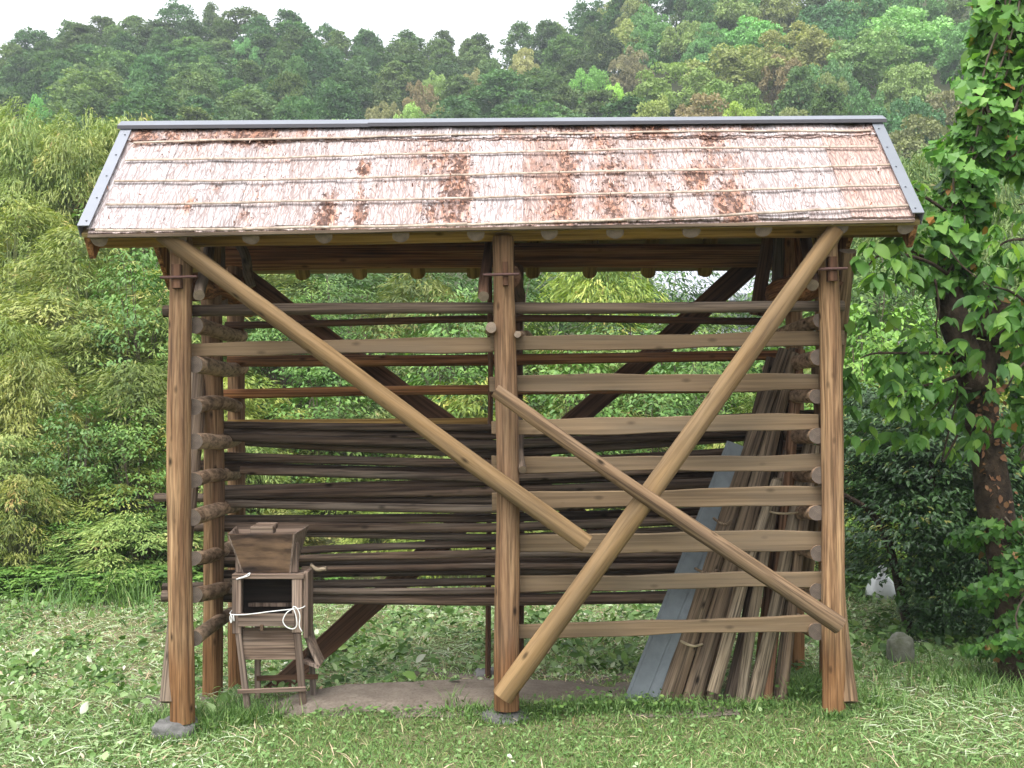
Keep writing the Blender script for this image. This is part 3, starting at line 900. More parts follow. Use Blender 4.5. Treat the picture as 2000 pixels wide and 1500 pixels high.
for x, s in ((XL, 1), (XR, -1)):
    w = 0.055
    boxes('verge_flashing', [slope_quad(min(x - 0.012 * s, x + w * s), max(x - 0.012 * s, x + w * s), YR, ZR, YE, ZE, -0.03, -0.024), slope_quad(min(x - 0.012 * s, x - 0.006 * s), max(x - 0.012 * s, x - 0.006 * s), YR, ZR, YE, ZE, -0.024, 0.05)], M['steel'], roof, 0)
    boxes('verge_flashing', [slope_quad(min(x - 0.012 * s, x + w * s), max(x - 0.012 * s, x + w * s), YR, ZR, YEB, ZEB, -0.03, -0.024), slope_quad(min(x - 0.012 * s, x - 0.006 * s), max(x - 0.012 * s, x - 0.006 * s), YR, ZR, YEB, ZEB, -0.024, 0.05)], M['steel'], roof, 0)
    for k in range(5):
        p = Vector((x + 0.03 * s, YR, ZR)) + Dn * (0.14 + 0.23 * k) + Nn * 0.031
        log('screw', p, p + Nn * 0.006, 0.006, 0.005, M['steel'], roof, emat=M['steel'], bump=0, bend=0, sides=8, rings=1)
    # verge board: its lower end hangs below the eave corner
    t0, t1 = 0.06, 0.19
    for ya, za in ((YE, ZE), (YEB, ZEB)):
        boxes('verge_board', [slope_quad(min(x, x + 0.035 * s) , max(x, x + 0.035 * s), YR, ZR - 0.01, ya + (0.015 if ya < YR else -0.015), za + 0.0, 0.055, 0.20)], M['back'], roof, 0.003)
# weathered nosing board along the eave
board('eave_board', Vector((XL + 0.04, YE + 0.025, ZE - 0.035)), Vector((XR - 0.04, YE + 0.025, ZE - 0.02)), 0.018, 0.05, M['rail'], roof, wave=0.001)

# rafters
for px in (190, 345, 487, 632, 781, 930, 1073, 1202, 1352, 1494, 1642, 1772):
    x = (px - HX) / F * (YE + 0.03)
    d = Vector((0, YE - YR, ZE - ZR)).normalized()
    p1 = Vector((x, YE, ZE)) - Nn * 0.072 - d * 0.01
    p0 = Vector((x * 0.985, YR + 0.0, ZR)) - Nn * 0.09
    log('rafter', p0, p1, 0.045, 0.05, M['rafter'], shed, emat=M['endpink'], bend=0.006)
for px in (485, 597, 707, 818, 927, 1040, 1150, 1262, 1372, 1480, 1590):
    x = (px - HX) / F * YEB
    d2 = Vector((0, YEB - YR, ZEB - ZR)).normalized()
    n2 = Vector((0, -d2.z, d2.y)); n2 = n2 if n2.z > 0 else -n2
    log('rafter', Vector((x, YR + 0.02, ZR)) - n2 * 0.105, Vector((x, YEB, ZEB)) - n2 * 0.115 - d2 * 0.06, 0.045, 0.052, M['rafter'], shed, bend=0.006)

def warp(o):
    """the old roof is not level: ridge and eave both rise a little to the right, the eave more"""
    w = wloc(o); q = o.rotation_quaternion; qi = q.inverted()
    for v in o.data.vertices:
        p = q @ v.co + w
        k = 0.0068 + 0.0085 * min(1.15, max(0.0, (YR - p.y) / (YR - YE)))
        p.z += p.x * k
        v.co = qi @ (p - w)
for o in [roof] + list(roof.children) + [c for c in shed.children if c.name.startswith('rafter')]:
    warp(o)

# cross logs that carry the stored poles: from front post to rear post on each side
for i, (py, pyb) in enumerate(((632, 655), (710, 718), (793, 793), (864, 852), (942, 925), (1014, 990), (1096, 1062), (1170, 1128), (1255, 1192))):
    dx = RNG.uniform(-0.012, 0.012)
    r0 = RNG.uniform(0.043, 0.049)
    log('cross_log', (-1.832 + dx, 7.09 + RNG.uniform(-.02, .02), at(0, py, 6.99).z), (-1.84 + dx, 8.33 + RNG.uniform(-.03, .03), at(0, pyb, 8.33).z), r0, r0 * 0.97, M['bark'], shed, M['endbark'], bend=0.018, bump=0.045, cutz=0.35 * (i > 3))
for i, (py, pyb) in enumerate(((625, 660), (694, 722), (775, 775), (853, 850), (932, 922), (1006, 990), (1084, 1060), (1163, 1125), (1240, 1180))):
    dx = RNG.uniform(-0.012, 0.012)
    r0 = RNG.uniform(0.044, 0.05)
    log('cross_log', (1.772 + dx, 7.1 + RNG.uniform(-.02, .02), at(0, py, 6.99).z), (1.74 + dx, 8.36 + RNG.uniform(-.03, .03), at(0, pyb, 8.36).z), r0, r0, M['bark'], shed, M['endbark'], bend=0.018, bump=0.045, cutz=-0.35 * (i > 3))
log('cross_log', (-0.122, 6.97, at(0, 640, 6.97).z), (-0.13, 8.3, at(0, 648, 8.3).z), 0.031, 0.033, M['bark'], shed)
log('cross_log', (0.035, 6.98, at(0, 652, 6.98).z), (0.12, 8.3, at(0, 655, 8.3).z), 0.019, 0.02, M['bark'], shed)
log('strut', at(1020, 918, 7.02), at(1015, 820, 7.55), 0.023, 0.024, M['rail'], shed, emat=M['enddark'])

# front rails: one round rail across, then sawn boards, fixed behind the front posts
YRL = 7.16
log('rail', at(320, 608, YRL), at(1648, 599, YRL), 0.036, 0.031, M['rail'], shed, bend=0.012)
board('rail', at(331, 684, YRL), at(962, 674, YRL), 0.083, 0.04, M['board'], shed)
board('rail', at(958, 670, YRL), at(1648, 662, YRL), 0.086, 0.04, M['board'], shed)
for ya, yb, h, x0, x1 in ((752, 744, 30, 956, 1597), (834, 825, 28, 960, 1597), (909, 902, 30, 960, 1645), (978, 968, 33, 961, 1640), (1062, 1055, 33, 1012, 1648), (1139, 1132, 28, 966, 1648), (1231, 1219, 27, 1012, 1602)):
    board('rail', at(x0, ya, YRL), at(x1, yb, YRL), h * 1.08 / F * YRL, 0.04, M['board'], shed, wave=0.007)
# rear rails
YRR = 8.14
log('rail', at(440, 634, YRR), at(1520, 626, YRR), 0.024, 0.024, M['backdark'], shed, bend=0.02)
log('rail', at(445, 706, YRR), at(1520, 694, YRR), 0.038, 0.035, M['back'], shed, bend=0.008)
log('rail', at(437, 769, YRR), at(1500, 757, YRR), 0.034, 0.03, M['back'], shed, bend=0.01)
log('rail', at(445, 827, YRR + 0.02), at(960, 822, YRR + 0.02), 0.026, 0.026, M['rafter'], shed, bend=0.006)
# diagonal braces on the front
log('brace', at(318, 455, 6.955), at(1146, 1062, 6.955), 0.052, 0.052, M['brace'], shed, bend=0.014, sides=18)
log('brace', at(982, 1362, 6.94), at(1634, 448, 6.94), 0.062, 0.051, M['brace'], shed, bend=0.012, sides=18)
log('brace', at(966, 764, 6.87), at(1641, 1222, 6.86), 0.039, 0.05, M['greybrace'], shed, bend=0.012, sides=18)
# diagonal planks on the back
board('brace', at(440, 515, 8.36), at(1400, 1200, 8.36), 0.12, 0.05, M['backdark'], shed, wave=0.008)
board('brace', at(1490, 495, 8.42), at(490, 1388, 8.42), 0.145, 0.05, M['backdark'], shed, wave=0.008)
# half-log braces on the two end walls
for sx, xx in ((-1, -1.985), (1, 1.945)):
    log('brace', (xx - 0.01 * sx, 7.04, at(0, 1372, 7.04).z), (xx, 7.8, 2.1), 0.05, 0.045, M['rail' if sx < 0 else 'greybrace'], shed, emat=M['enddark'], bend=0.02)
    log('brace', (xx + 0.045 * sx * 0, 6.99 + 0.1, at(0, 485, 7.0).z), (xx, 8.2, 0.5), 0.05, 0.05, M['greybrace'], shed, emat=M['enddark'], bend=0.02, flat=0.5) if sx > 0 else None

# stones under the posts
tag(rock('foundation_stone', at(340, 1430, 7.06) + Vector((0, 0.02, -0.03)), (0.138, 0.15, 0.105), M['stone'], 3), 'grey boulder under the front corner post beside the winnower', 'stone', 'foundation stones')
tag(rock('foundation_stone', at(982, 1402, 7.06) + Vector((0, 0.02, -0.015)), (0.145, 0.14, 0.05), M['stone'], 8), 'flat grey stone under the middle front post', 'stone', 'foundation stones')
tag(rock('foundation_stone', at(1628, 1402, 7.06) + Vector((0, 0.02, -0.01)), (0.12, 0.12, 0.04), M['stone'], 5), 'flat stone half buried under the front post by the ivy tree', 'stone', 'foundation stones')
tag(rock('foundation_stone', at(948, 1322, 8.1) + Vector((0, 0.05, -0.01)), (0.085, 0.11, 0.05), M['stone'], 12), 'loaf shaped stone just behind the middle front post', 'stone', 'foundation stones')
tag(rock('foundation_stone', at(1008, 1335, 8.25) + Vector((0, 0, -0.06)), (0.14, 0.12, 0.05), M['stone'], 22), 'low stone under the middle rear post', 'stone', 'foundation stones')
tag(rock('foundation_stone', at(440, 1368, YBK - 0.4) + Vector((0, 0, -0.02)), (0.26, 0.14, 0.06), M['stone'], 18), 'low wide stone in the grass behind the front corner post', 'stone', 'foundation stones')

# ------------------------------------------------------------------ poles stored on the cross logs
ORD = ['topmost', 'second', 'third', 'fourth', 'fifth', 'sixth', 'seventh', 'eighth', 'ninth', 'tenth', 'eleventh', 'twelfth', 'thirteenth', 'fourteenth', 'fifteenth', 'sixteenth', 'seventeenth', 'eighteenth', 'nineteenth', 'twentieth', 'twenty-first', 'twenty-second', 'twenty-third', 'twenty-fourth', 'twenty-fifth', 'twenty-sixth', 'twenty-seventh', 'twenty-eighth']
# (x0, y0) - (x1, y1) - (x2, y2) photo pixels of the axis, diameter px, depth
STORED = [
    ((425, 829), (960, 838), (1478, 806), 17, 7.86), ((432, 843), (960, 853), (1475, 818), 18, 7.93), ((376, 848), (960, 869), (1460, 832), 19, 7.84), ((480, 862), (960, 887), (1450, 842), 18, 7.92),
    ((428, 891), (960, 905), (1440, 874), 18, 7.86), ((330, 906), (960, 921), (1440, 888), 20, 7.92), ((470, 918), (960, 937), (1435, 902), 17, 7.86),
    ((432, 955), (960, 943), (1410, 922), 17, 7.95), ((418, 966), (960, 959), (1410, 936), 20, 7.84), ((302, 972), (960, 976), (1405, 950), 19, 7.9), ((425, 982), (960, 993), (1400, 966), 18, 7.83),
    ((432, 1014), (960, 1012), (1390, 992), 20, 7.92), ((333, 1029), (960, 1031), (1390, 1010), 21, 7.85), ((470, 1038), (960, 1048), (1385, 1028), 15, 7.9),
    ((420, 1082), (960, 1064), (1360, 1066), 16, 7.92), ((425, 1095), (960, 1081), (1360, 1082), 17, 7.84), ((430, 1100), (960, 1096), (1350, 1097), 19, 7.92), ((590, 1113), (960, 1103), (1345, 1108), 15, 7.84), ((420, 1121), (960, 1117), (1340, 1118), 18, 7.88),
    ((318, 1148), (960, 1136), (1320, 1128), 17, 7.9), ((430, 1155), (960, 1151), (1315, 1141), 16, 7.84), ((317, 1165), (960, 1172), (1312, 1165), 24, 7.88)]
def pole_mesh(pts, r0, r1, seed):
    pts = [Vector(p) for p in pts]
    d = pts[2] - pts[0]
    q = zquat(d)
    qi = q.inverted()
    me = logmesh('stored_pole', d.length, r0, r1, M['pole'], M['enddark'], bend=0.008, bump=0.04, seed=seed, sides=10, rings=34)
    mid = qi @ (pts[1] - pts[0])
    tm = mid.z / d.length
    for v in me.vertices:
        t = max(0, min(1, v.co.z / d.length))
        k = (t / tm) if t < tm else (1 - t) / (1 - tm)
        k = k * (1.2 - 0.2 * k)
        v.co.x += mid.x * k; v.co.y += mid.y * k
    return me, q
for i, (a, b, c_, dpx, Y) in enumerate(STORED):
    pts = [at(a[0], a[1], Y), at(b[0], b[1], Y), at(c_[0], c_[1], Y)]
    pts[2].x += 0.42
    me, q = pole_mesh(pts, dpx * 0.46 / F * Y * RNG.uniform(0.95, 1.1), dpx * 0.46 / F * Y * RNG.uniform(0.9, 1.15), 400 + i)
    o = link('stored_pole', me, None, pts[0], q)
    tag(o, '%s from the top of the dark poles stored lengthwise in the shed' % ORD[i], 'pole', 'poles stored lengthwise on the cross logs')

# poles leaning at the end of the shed: foot, head, diameters, depths, wood, label
LEAN = [
    ((1302, 1368), (1532, 684), 42, 25, 7.34, 7.72, 'poletan', 'thick brown pole leaning right beside the grey metal sheets', 0.006),
    ((1350, 1368), (1556, 684), 44, 27, 7.34, 7.74, 'poletan', 'thick brown pole leaning beside the one next to the metal sheets', 0.008),
    ((1388, 1374), (1552, 690), 27, 20, 7.34, 7.7, 'poletan', 'slim brown pole leaning just behind the pale pointed pole', 0.012),
    ((1393, 1342), (1516, 938), 25, 19, 7.27, 7.42, 'polegrey', 'short pole with a pale pointed foot in the leaning bundle', 0.012),
    ((1418, 1374), (1538, 880), 24, 18, 7.42, 7.62, 'pole', 'dark grey pole leaning deep in the bundle behind the pale ones', 0.01),
    ((1444, 1378), (1520, 934), 22, 18, 7.3, 7.46, 'polegrey', 'thin straight grey pole leaning beside the thick gnarled one', 0.01),
    ((1466, 1379), (1582, 850), 33, 20, 7.32, 7.6, 'polegrey', 'pale gnarled pole with knots leaning in the middle of the bundle', 0.018),
    ((1494, 1380), (1562, 684), 25, 22, 7.36, 7.72, 'polered', 'reddish brown pole leaning beside the pale gnarled one', 0.008),
    ((1511, 1378), (1572, 905), 15, 14, 7.4, 7.6, 'poletan', 'thinnest pole leaning between two reddish poles', 0.01),
    ((1524, 1381), (1590, 870), 21, 18, 7.33, 7.55, 'poletan', 'light brown pole leaning nearest the rear corner post', 0.01),
    ((1330, 1372), (1508, 700), 30, 24, 7.5, 7.86, 'pole', 'dark pole leaning at the back behind the two thick brown poles', 0.01),
    ((1432, 1372), (1545, 690), 28, 24, 7.52, 7.88, 'pole', 'long dark pole leaning at the back of the bundle', 0.01),
    ((1476, 1372), (1560, 700), 28, 22, 7.54, 7.86, 'polered', 'long reddish pole leaning at the very back of the bundle', 0.01)]
for a, b, d0, d1, Y0, Y1, mt, lb, bend in LEAN:
    o = log('leaning_pole', at(a[0], a[1], Y0) + Vector((0, 0, -0.03)), at(b[0], b[1], Y1), d0 / 2 / F * Y0, d1 / 2 / F * Y1, M[mt], None, M['enddark'] if mt != 'polegrey' else M['end'], bend=bend, bump=0.05, sides=14)
    tag(o, lb, 'pole', 'poles leaning in the end bay')

# grey metal channels leaning against them
def channel(name, p0, p1, w, lip, mat, label):
    p0, p1 = Vector(p0), Vector(p1)
    z = (p1 - p0).normalized(); L = (p1 - p0).length
    y = Vector((-0.25, -1, 0)); y = (y - z * y.dot(z)).normalized()      # faces the camera
    x = y.cross(z)
    q = Matrix((x, y, z)).transposed().to_quaternion()
    prof = [(-w / 2, -lip), (-w / 2, 0), (-w * 0.36, 0.0), (-w * 0.35, 0.006), (w * 0.35, 0.006), (w * 0.36, 0.0), (w / 2, 0), (w / 2, -lip), (w / 2 - 0.003, -lip), (w / 2 - 0.003, -0.003), (-w / 2 + 0.003, -0.003), (-w / 2 + 0.003, -lip)]
    n = len(prof); seg = 12
    V, Fc = [], []
    for i in range(seg + 1):
        V += [(px, py, L * i / seg) for px, py in prof]
    for i in range(seg):
        for k in range(n):
            k2 = (k + 1) % n
            Fc.append((i * n + k2, i * n + k, (i + 1) * n + k, (i + 1) * n + k2))
    Fc.append(tuple(range(n))); Fc.append(tuple(range((seg + 1) * n - 1, seg * n - 1, -1)))
    o = link(name, mesh(name, V, Fc, mat), None, p0, q)
    tag(o, label, 'metal channel', 'metal channels leaning in the end bay')
channel('metal_channel', at(1241, 1372, 7.34), at(1441, 868, 7.62), 0.14, 0.03, M['zinc'], 'wide dull grey metal channel leaning beside the poles')
channel('metal_channel', at(1272, 1370, 7.33), at(1460, 890, 7.6), 0.062, 0.022, M['zinc'], 'narrow grey metal channel between the wide one and the brown poles')

# straw ties round the leaning poles
def tie(label, pts, r, mat):
    o = tube('straw_tie', [at(*p) for p in pts], r, mat, None, 6, 4)
    tag(o, label, 'tie', 'ties round the leaning poles')
tie('twisted straw tie low on the thick brown pole', [(1330, 1252, 7.33), (1342, 1258, 7.27), (1356, 1262, 7.28), (1372, 1258, 7.36)], 0.008, M['straw'])
tie('straw tie half way up the thick brown pole', [(1358, 1110, 7.42), (1372, 1117, 7.33), (1390, 1119, 7.34), (1402, 1112, 7.46)], 0.008, M['poletan'])
tie('straw tie high on the thick brown pole', [(1394, 1012, 7.46), (1406, 1021, 7.38), (1418, 1024, 7.4), (1428, 1016, 7.5)], 0.008, M['poletan'])
tie('pale cord round the top of the slim poles', [(1500, 998, 7.4), (1515, 1002, 7.32), (1540, 1003, 7.32), (1566, 1000, 7.4)], 0.007, M['straw'])

# ------------------------------------------------------------------ hand winnower (end view)
Y0 = 7.22
tomi = tag(empty('winnower', at(530, 1386, Y0 + 0.2)), 'old wooden winnowing machine with a flared hopper on four legs', 'winnower')
pp = F / Y0
def fx(px): return (px - HX) / pp
def fz(py): return CAMZ + (HY - py) / pp
DEP = 0.2                                            # depth of the box behind its front
# hopper: four flared boards
a0, a1, b0, b1 = (fx(445), fz(1043)), (fx(577), fz(1042)), (fx(470), fz(1120)), (fx(567), fz(1120))
yt0, yt1, yb0, yb1 = Y0 - 0.02, Y0 + 0.30, Y0 + 0.03, Y0 + 0.2
tk = 0.014
def hexa(q, nrm_):
    n = Vector(nrm_).normalized() * tk
    q = [Vector(v) for v in q]
    return [tuple(v) for v in q] + [tuple(v + n) for v in q]
hopper = boxes('hopper', [hexa([(b0[0], yb0, b0[1]), (b1[0], yb0, b1[1]), (a1[0], yt0, a1[1]), (a0[0], yt0, a0[1])], (0, 1, 0.2))], M['tomidark'], tomi, 0.002)
hopper2 = boxes('hopper_side', [hexa([(b1[0], yb0, b1[1]), (b1[0], yb1, b1[1]), (a1[0] + 0.03, yt1, a1[1] + 0.02), (a1[0], yt0, a1[1])], (-1, 0, -0.3))], M['tomi'], tomi, 0.002)
boxes('hopper_side', [hexa([(b0[0], yb0, b0[1]), (b0[0], yb1, b0[1]), (a0[0] - 0.02, yt1, a0[1] + 0.02), (a0[0], yt0, a0[1])], (1, 0, -0.3))], M['tomi'], tomi, 0.002)
boxes('hopper_back', [hexa([(b0[0], yb1, b0[1]), (b1[0], yb1, b1[1]), (a1[0] + 0.03, yt1, a1[1] + 0.02), (a0[0] - 0.02, yt1, a0[1] + 0.02)], (0, -1, 0.2))], M['tomih'], tomi, 0.002)
boxes('feed_gate', [((fx(510), Y0 + 0.06, fz(1036)), (0.135, 0.1, 0.045)), ((fx(514), Y0 + 0.11, fz(1030)), (0.12, 0.07, 0.035))], M['tomih'], tomi, 0.004)
# box frame
def bx(px0, px1, py0, py1, y0, y1):
    return ((fx((px0 + px1) / 2), (y0 + y1) / 2, fz((py0 + py1) / 2)), ((px1 - px0) / pp, y1 - y0, (py1 - py0) / pp))
boxes('top_board', [bx(453, 594, 1121, 1131, Y0 - 0.005, Y0 + DEP)], M['tomih'], tomi)
boxes('stile', [bx(453, 471, 1131.5, 1238, Y0, Y0 + 0.04)], M['tomi'], tomi)
boxes('stile', [bx(570, 590, 1131.5, 1236, Y0, Y0 + 0.04)], M['tomi'], tomi)
boxes('upright', [bx(567, 580, 1062, 1120, Y0 + 0.035, Y0 + 0.07)], M['tomi'], tomi)
boxes('upright', [bx(457, 470, 1080, 1120, Y0 + 0.035, Y0 + 0.07)], M['tomi'], tomi)
boxes('side_panel', [bx(591, 600, 1118, 1248, Y0 + 0.02, Y0 + DEP + 0.02)], M['tomi'], tomi)
boxes('side_panel', [bx(453, 460, 1131.5, 1240, Y0 + 0.045, Y0 + DEP + 0.02)], M['tomi'], tomi)
boxes('inner_box', [bx(461, 590, 1216, 1221, Y0 + 0.045, Y0 + DEP), bx(461, 590, 1132, 1216, Y0 + DEP, Y0 + DEP + 0.015)], M['inner'], tomi)
boxes('inner_slat', [bx(473, 566, 1186, 1194, Y0 + DEP - 0.04, Y0 + DEP - 0.02)], M['tomi'], tomi)
boxes('front_rail', [bx(466, 576, 1198, 1223, Y0 - 0.018, Y0 - 0.001)], M['tomih'], tomi)
boxes('chute_panel', [bx(472, 582, 1227, 1290, Y0 + 0.02, Y0 + 0.035)], M['tomih'], tomi)
boxes('peg', [bx(510, 516, 1219, 1230, Y0 - 0.035, Y0 - 0.0)], M['tomidark'], tomi, 0.001)
def leg(pt, pb, w, y0, y1):
    a, b = Vector((fx(pb[0]), y0, fz(pb[1]))), Vector((fx(pt[0]), y1, fz(pt[1])))
    return board('leg', a, b, w / pp, 0.04, M['tomi'], tomi, wave=0.001, up=(1, 0, 0))
leg((465, 1238), (483, 1392), 12, Y0 + 0.02, Y0 + 0.02)
leg((580, 1238), (592, 1390), 13, Y0 + 0.02, Y0 + 0.02)
leg((490, 1230), (490, 1378), 10, Y0 + 0.19, Y0 + 0.19)
leg((596, 1230), (602, 1372), 11, Y0 + 0.19, Y0 + 0.19)
board('stretcher', Vector((fx(465), Y0 - 0.008, fz(1350))), Vector((fx(598), Y0 - 0.008, fz(1345))), 0.026, 0.016, M['tomi'], tomi, wave=0.001)
board('stretcher', Vector((fx(490), Y0 + 0.17, fz(1337))), Vector((fx(612), Y0 + 0.17, fz(1334))), 0.03, 0.016, M['backdark'], tomi, wave=0.001)
# side spout: open wedge at the right
sx0, sx1 = fx(588), fx(619)
boxes('spout', [[(sx0, Y0 + 0.04, fz(1298)), (sx1, Y0 + 0.04, fz(1310)), (sx1, Y0 + 0.22, fz(1310)), (sx0, Y0 + 0.22, fz(1298)), (sx0, Y0 + 0.04, fz(1293)), (sx1 + 0.01, Y0 + 0.04, fz(1303)), (sx1 + 0.01, Y0 + 0.22, fz(1303)), (sx0, Y0 + 0.22, fz(1293))],
              [(sx0, Y0 + 0.21, fz(1298)), (sx1, Y0 + 0.21, fz(1308)), (sx1, Y0 + 0.22, fz(1308)), (sx0, Y0 + 0.22, fz(1298)), (sx0, Y0 + 0.21, fz(1225)), (sx0 + 0.02, Y0 + 0.21, fz(1225)), (sx0 + 0.02, Y0 + 0.22, fz(1225)), (sx0, Y0 + 0.22, fz(1225))],
              [(sx1 - 0.005, Y0 + 0.04, fz(1306)), (sx1 + 0.012, Y0 + 0.04, fz(1303)), (sx1 + 0.012, Y0 + 0.22, fz(1303)), (sx1 - 0.005, Y0 + 0.22, fz(1306)), (sx0 + 0.0, Y0 + 0.04, fz(1240)), (sx0 + 0.018, Y0 + 0.04, fz(1240)), (sx0 + 0.018, Y0 + 0.22, fz(1240)), (sx0, Y0 + 0.22, fz(1240))]], M['tomi'], tomi, 0.001)
log('crank_handle', (fx(600), Y0 + 0.12, fz(1110)), (fx(632), Y0 + 0.1, fz(1116)), 0.012, 0.014, M['polegrey'], tomi)

# white cords tied round it
def cord(name, pts, r, label):
    o = tube(name, [(fx(p[0]), Y0 + p[2], fz(p[1])) for p in pts], r, M['cord'], None, 6, 5)
    tag(o, label, 'cord', 'white cords on the winnower')
cord('white_cord', [(447, 1196, 0.1), (451, 1199, -0.008), (480, 1199, -0.026), (530, 1193, -0.026), (575, 1188, -0.026), (592, 1186, -0.012), (596, 1182, 0.1)], 0.0034, 'taut white cord across the front of the winnower')
cord('white_cord', [(575, 1187, -0.03), (562, 1195, -0.035), (555, 1210, -0.04), (562, 1222, -0.04), (575, 1226, -0.04), (582, 1218, -0.04), (580, 1200, -0.035), (574, 1184, -0.03), (582, 1186, -0.035), (588, 1200, -0.04), (587, 1220, -0.04), (592, 1231, -0.04)], 0.0034, 'loose white cord loop hanging at the winnower front')
cord('white_cord', [(452, 1198, -0.02), (455, 1206, -0.025), (453, 1215, -0.025), (451, 1203, -0.022), (457, 1199, -0.025), (459, 1212, -0.025)], 0.0034, 'white cord knot at the end of the taut cord')
cord('white_cord', [(466, 1129, -0.01), (478, 1125, -0.012), (488, 1119, 0.0), (486, 1124, -0.012), (474, 1128, -0.012), (462, 1131, -0.012)], 0.003, 'small white cord bow lying on the winnower ledge')

# ------------------------------------------------------------------ things by the trees
def sack():
    from mathutils import noise as mn
    c = at(1720, 1128, 11.3); c.z = ground_z(c.x, c.y)
    V, Fc = [], []
    prof = [(0.0, 0.0), (0.13, 0.0), (0.155, 0.05), (0.15, 0.11), (0.115, 0.17), (0.07, 0.215), (0.03, 0.245), (0.022, 0.26), (0.045, 0.29), (0.03, 0.31), (0.0, 0.3)]
    n = 28
    for j, (r, z) in enumerate(prof):
        for k in range(n):
            an = 6.28318 * k / n
            rr = r * (1 + 0.16 * mn.noise((math.cos(an) * 2, math.sin(an) * 2, z * 9)) + 0.07 * math.sin(9 * an + z * 20) * (z > 0.1))
            V.append((rr * math.cos(an) * 0.9 + 0.05 * z, rr * math.sin(an) * 0.7, z * (1 + 0.05 * mn.noise((math.cos(an) * 3, math.sin(an) * 3, 1)))))
    for j in range(len(prof) - 1):
        for k in range(n):
            k2 = (k + 1) % n
            Fc.append((j * n + k, j * n + k2, (j + 1) * n + k2, (j + 1) * n + k))
    o = link('plastic_sack', mesh('plastic_sack', V, Fc, M['sack'], smooth=True), None, c)
    tag(o, 'knotted white plastic sack on the grass behind the dark shrub', 'sack')
sack()
c = at(1759, 1298, 8.5)
tag(rock('boulder', Vector((c.x, c.y, 0.07)), (0.085, 0.09, 0.125), M['moss'], 31), 'upright lichened boulder at the foot of the dark shrub', 'boulder')

# a roof of a house glimpsed beyond the bushes
def far_house():
    t = NT('grey_roof_tiles')
    tc = t.new("ShaderNodeTexCoord")
    w = t.new("ShaderNodeTexWave", wave_type='BANDS', bands_direction='X'); w.inputs['Scale'].default_value = 4.0
    t.L(tc.outputs['Object'], w.inputs[0])
    t.color(t.ramp(w.outputs['Fac'], [(0.2, (0.2, 0.21, 0.24)), (0.7, (0.42, 0.44, 0.48))]))
    t.bsdf.inputs['Roughness'].default_value = 0.45
    w = plain('pale_house_wall', (0.6, 0.6, 0.58), 0.9, 0, 0.1)
    c = at(1420, 560, 27.0)
    h = tag(empty('house', (c.x, c.y, ground_z(c.x, c.y))), 'pale house with a grey tiled roof glimpsed beyond the bushes', 'house')
    x0, x1 = c.x - 1.6, c.x + 5.0
    zb = ground_z(c.x, c.y) - 0.3
    boxes('wall', [((c.x + 1.7, c.y + 2.0, (zb + 4.2) / 2), (6.2, 3.6, 4.2 - zb))], w, h, 0)
    ez, rz = 4.1, 5.1
    rf = boxes('roof', [[(x0, c.y - 0.6, ez), (x1, c.y - 0.6, ez), (x1, c.y + 2, rz), (x0, c.y + 2, rz), (x0, c.y - 0.6, ez + 0.15), (x1, c.y - 0.6, ez + 0.15), (x1, c.y + 2, rz + 0.15), (x0, c.y + 2, rz + 0.15)],
                   [(x0, c.y + 2, rz), (x1, c.y + 2, rz), (x1, c.y + 4.6, ez), (x0, c.y + 4.6, ez), (x0, c.y + 2, rz + 0.15), (x1, c.y + 2, rz + 0.15), (x1, c.y + 4.6, ez + 0.15), (x0, c.y + 4.6, ez + 0.15)]], t.m, h, 0)
    boxes('porch_roof', [[(x0 - 0.9, c.y - 1.8, 3.0), (x1, c.y - 1.8, 3.0), (x1, c.y + 0.2, 3.5), (x0 - 0.9, c.y + 0.2, 3.5), (x0 - 0.9, c.y - 1.8, 3.1), (x1, c.y - 1.8, 3.1), (x1, c.y + 0.2, 3.6), (x0 - 0.9, c.y + 0.2, 3.6)]], t.m, h, 0)
    boxes('drainpipe', [((c.x - 0.2, c.y + 0.1, 3.0), (0.08, 0.08, 2.4))], M['steeldark'], h, 0)
far_house()

# ------------------------------------------------------------------ plants
M['conifer'] = leafmat('conifer_leaf', [(0.0, (0.043, 0.092, 0.037)), (0.5, (0.079, 0.155, 0.057)), (1.0, (0.144, 0.242, 0.089))], 0.7, 0.3, 0.15)
M['broad'] = leafmat('broadleaf_leaf', [(0.0, (0.6, 0.6, 0.6)), (0.5, (0.85, 0.85, 0.85)), (1.0, (1.15, 1.15, 1.15))], 0.55, 0.25)
M['sasa'] = leafmat('bamboo_leaf', [(0.0, (0.081, 0.135, 0.030)), (0.35, (0.190, 0.250, 0.061)), (0.75, (0.335, 0.376, 0.103)), (0.93, (0.486, 0.447, 0.158)), (1.0, (0.486, 0.350, 0.145))], 0.5, 0.25)
M['shrub'] = leafmat('shrub_leaf', [(0.0, (0.048, 0.101, 0.022)), (0.5, (0.108, 0.202, 0.045)), (1.0, (0.227, 0.323, 0.090))], 0.45, 0.2)
M['dark'] = leafmat('dark_shrub_leaf', [(0.0, (0.016, 0.041, 0.014)), (0.5, (0.038, 0.088, 0.027)), (0.9, (0.081, 0.176, 0.047)), (1.0, (0.270, 0.270, 0.068))], 0.35, 0.2, 0.45)
M['kaki'] = leafmat('glossy_tree_leaf', [(0.0, (0.043, 0.119, 0.027)), (0.5, (0.087, 0.210, 0.038)), (1.0, (0.261, 0.434, 0.075))], 0.45, 0.5, 0.35)
M['ivy'] = leafmat('ivy_leaf', [(0.0, (0.036, 0.108, 0.019)), (0.5, (0.084, 0.216, 0.039)), (0.95, (0.204, 0.384, 0.078)), (1.0, (0.384, 0.192, 0.065))], 0.42, 0.35, 0.4)
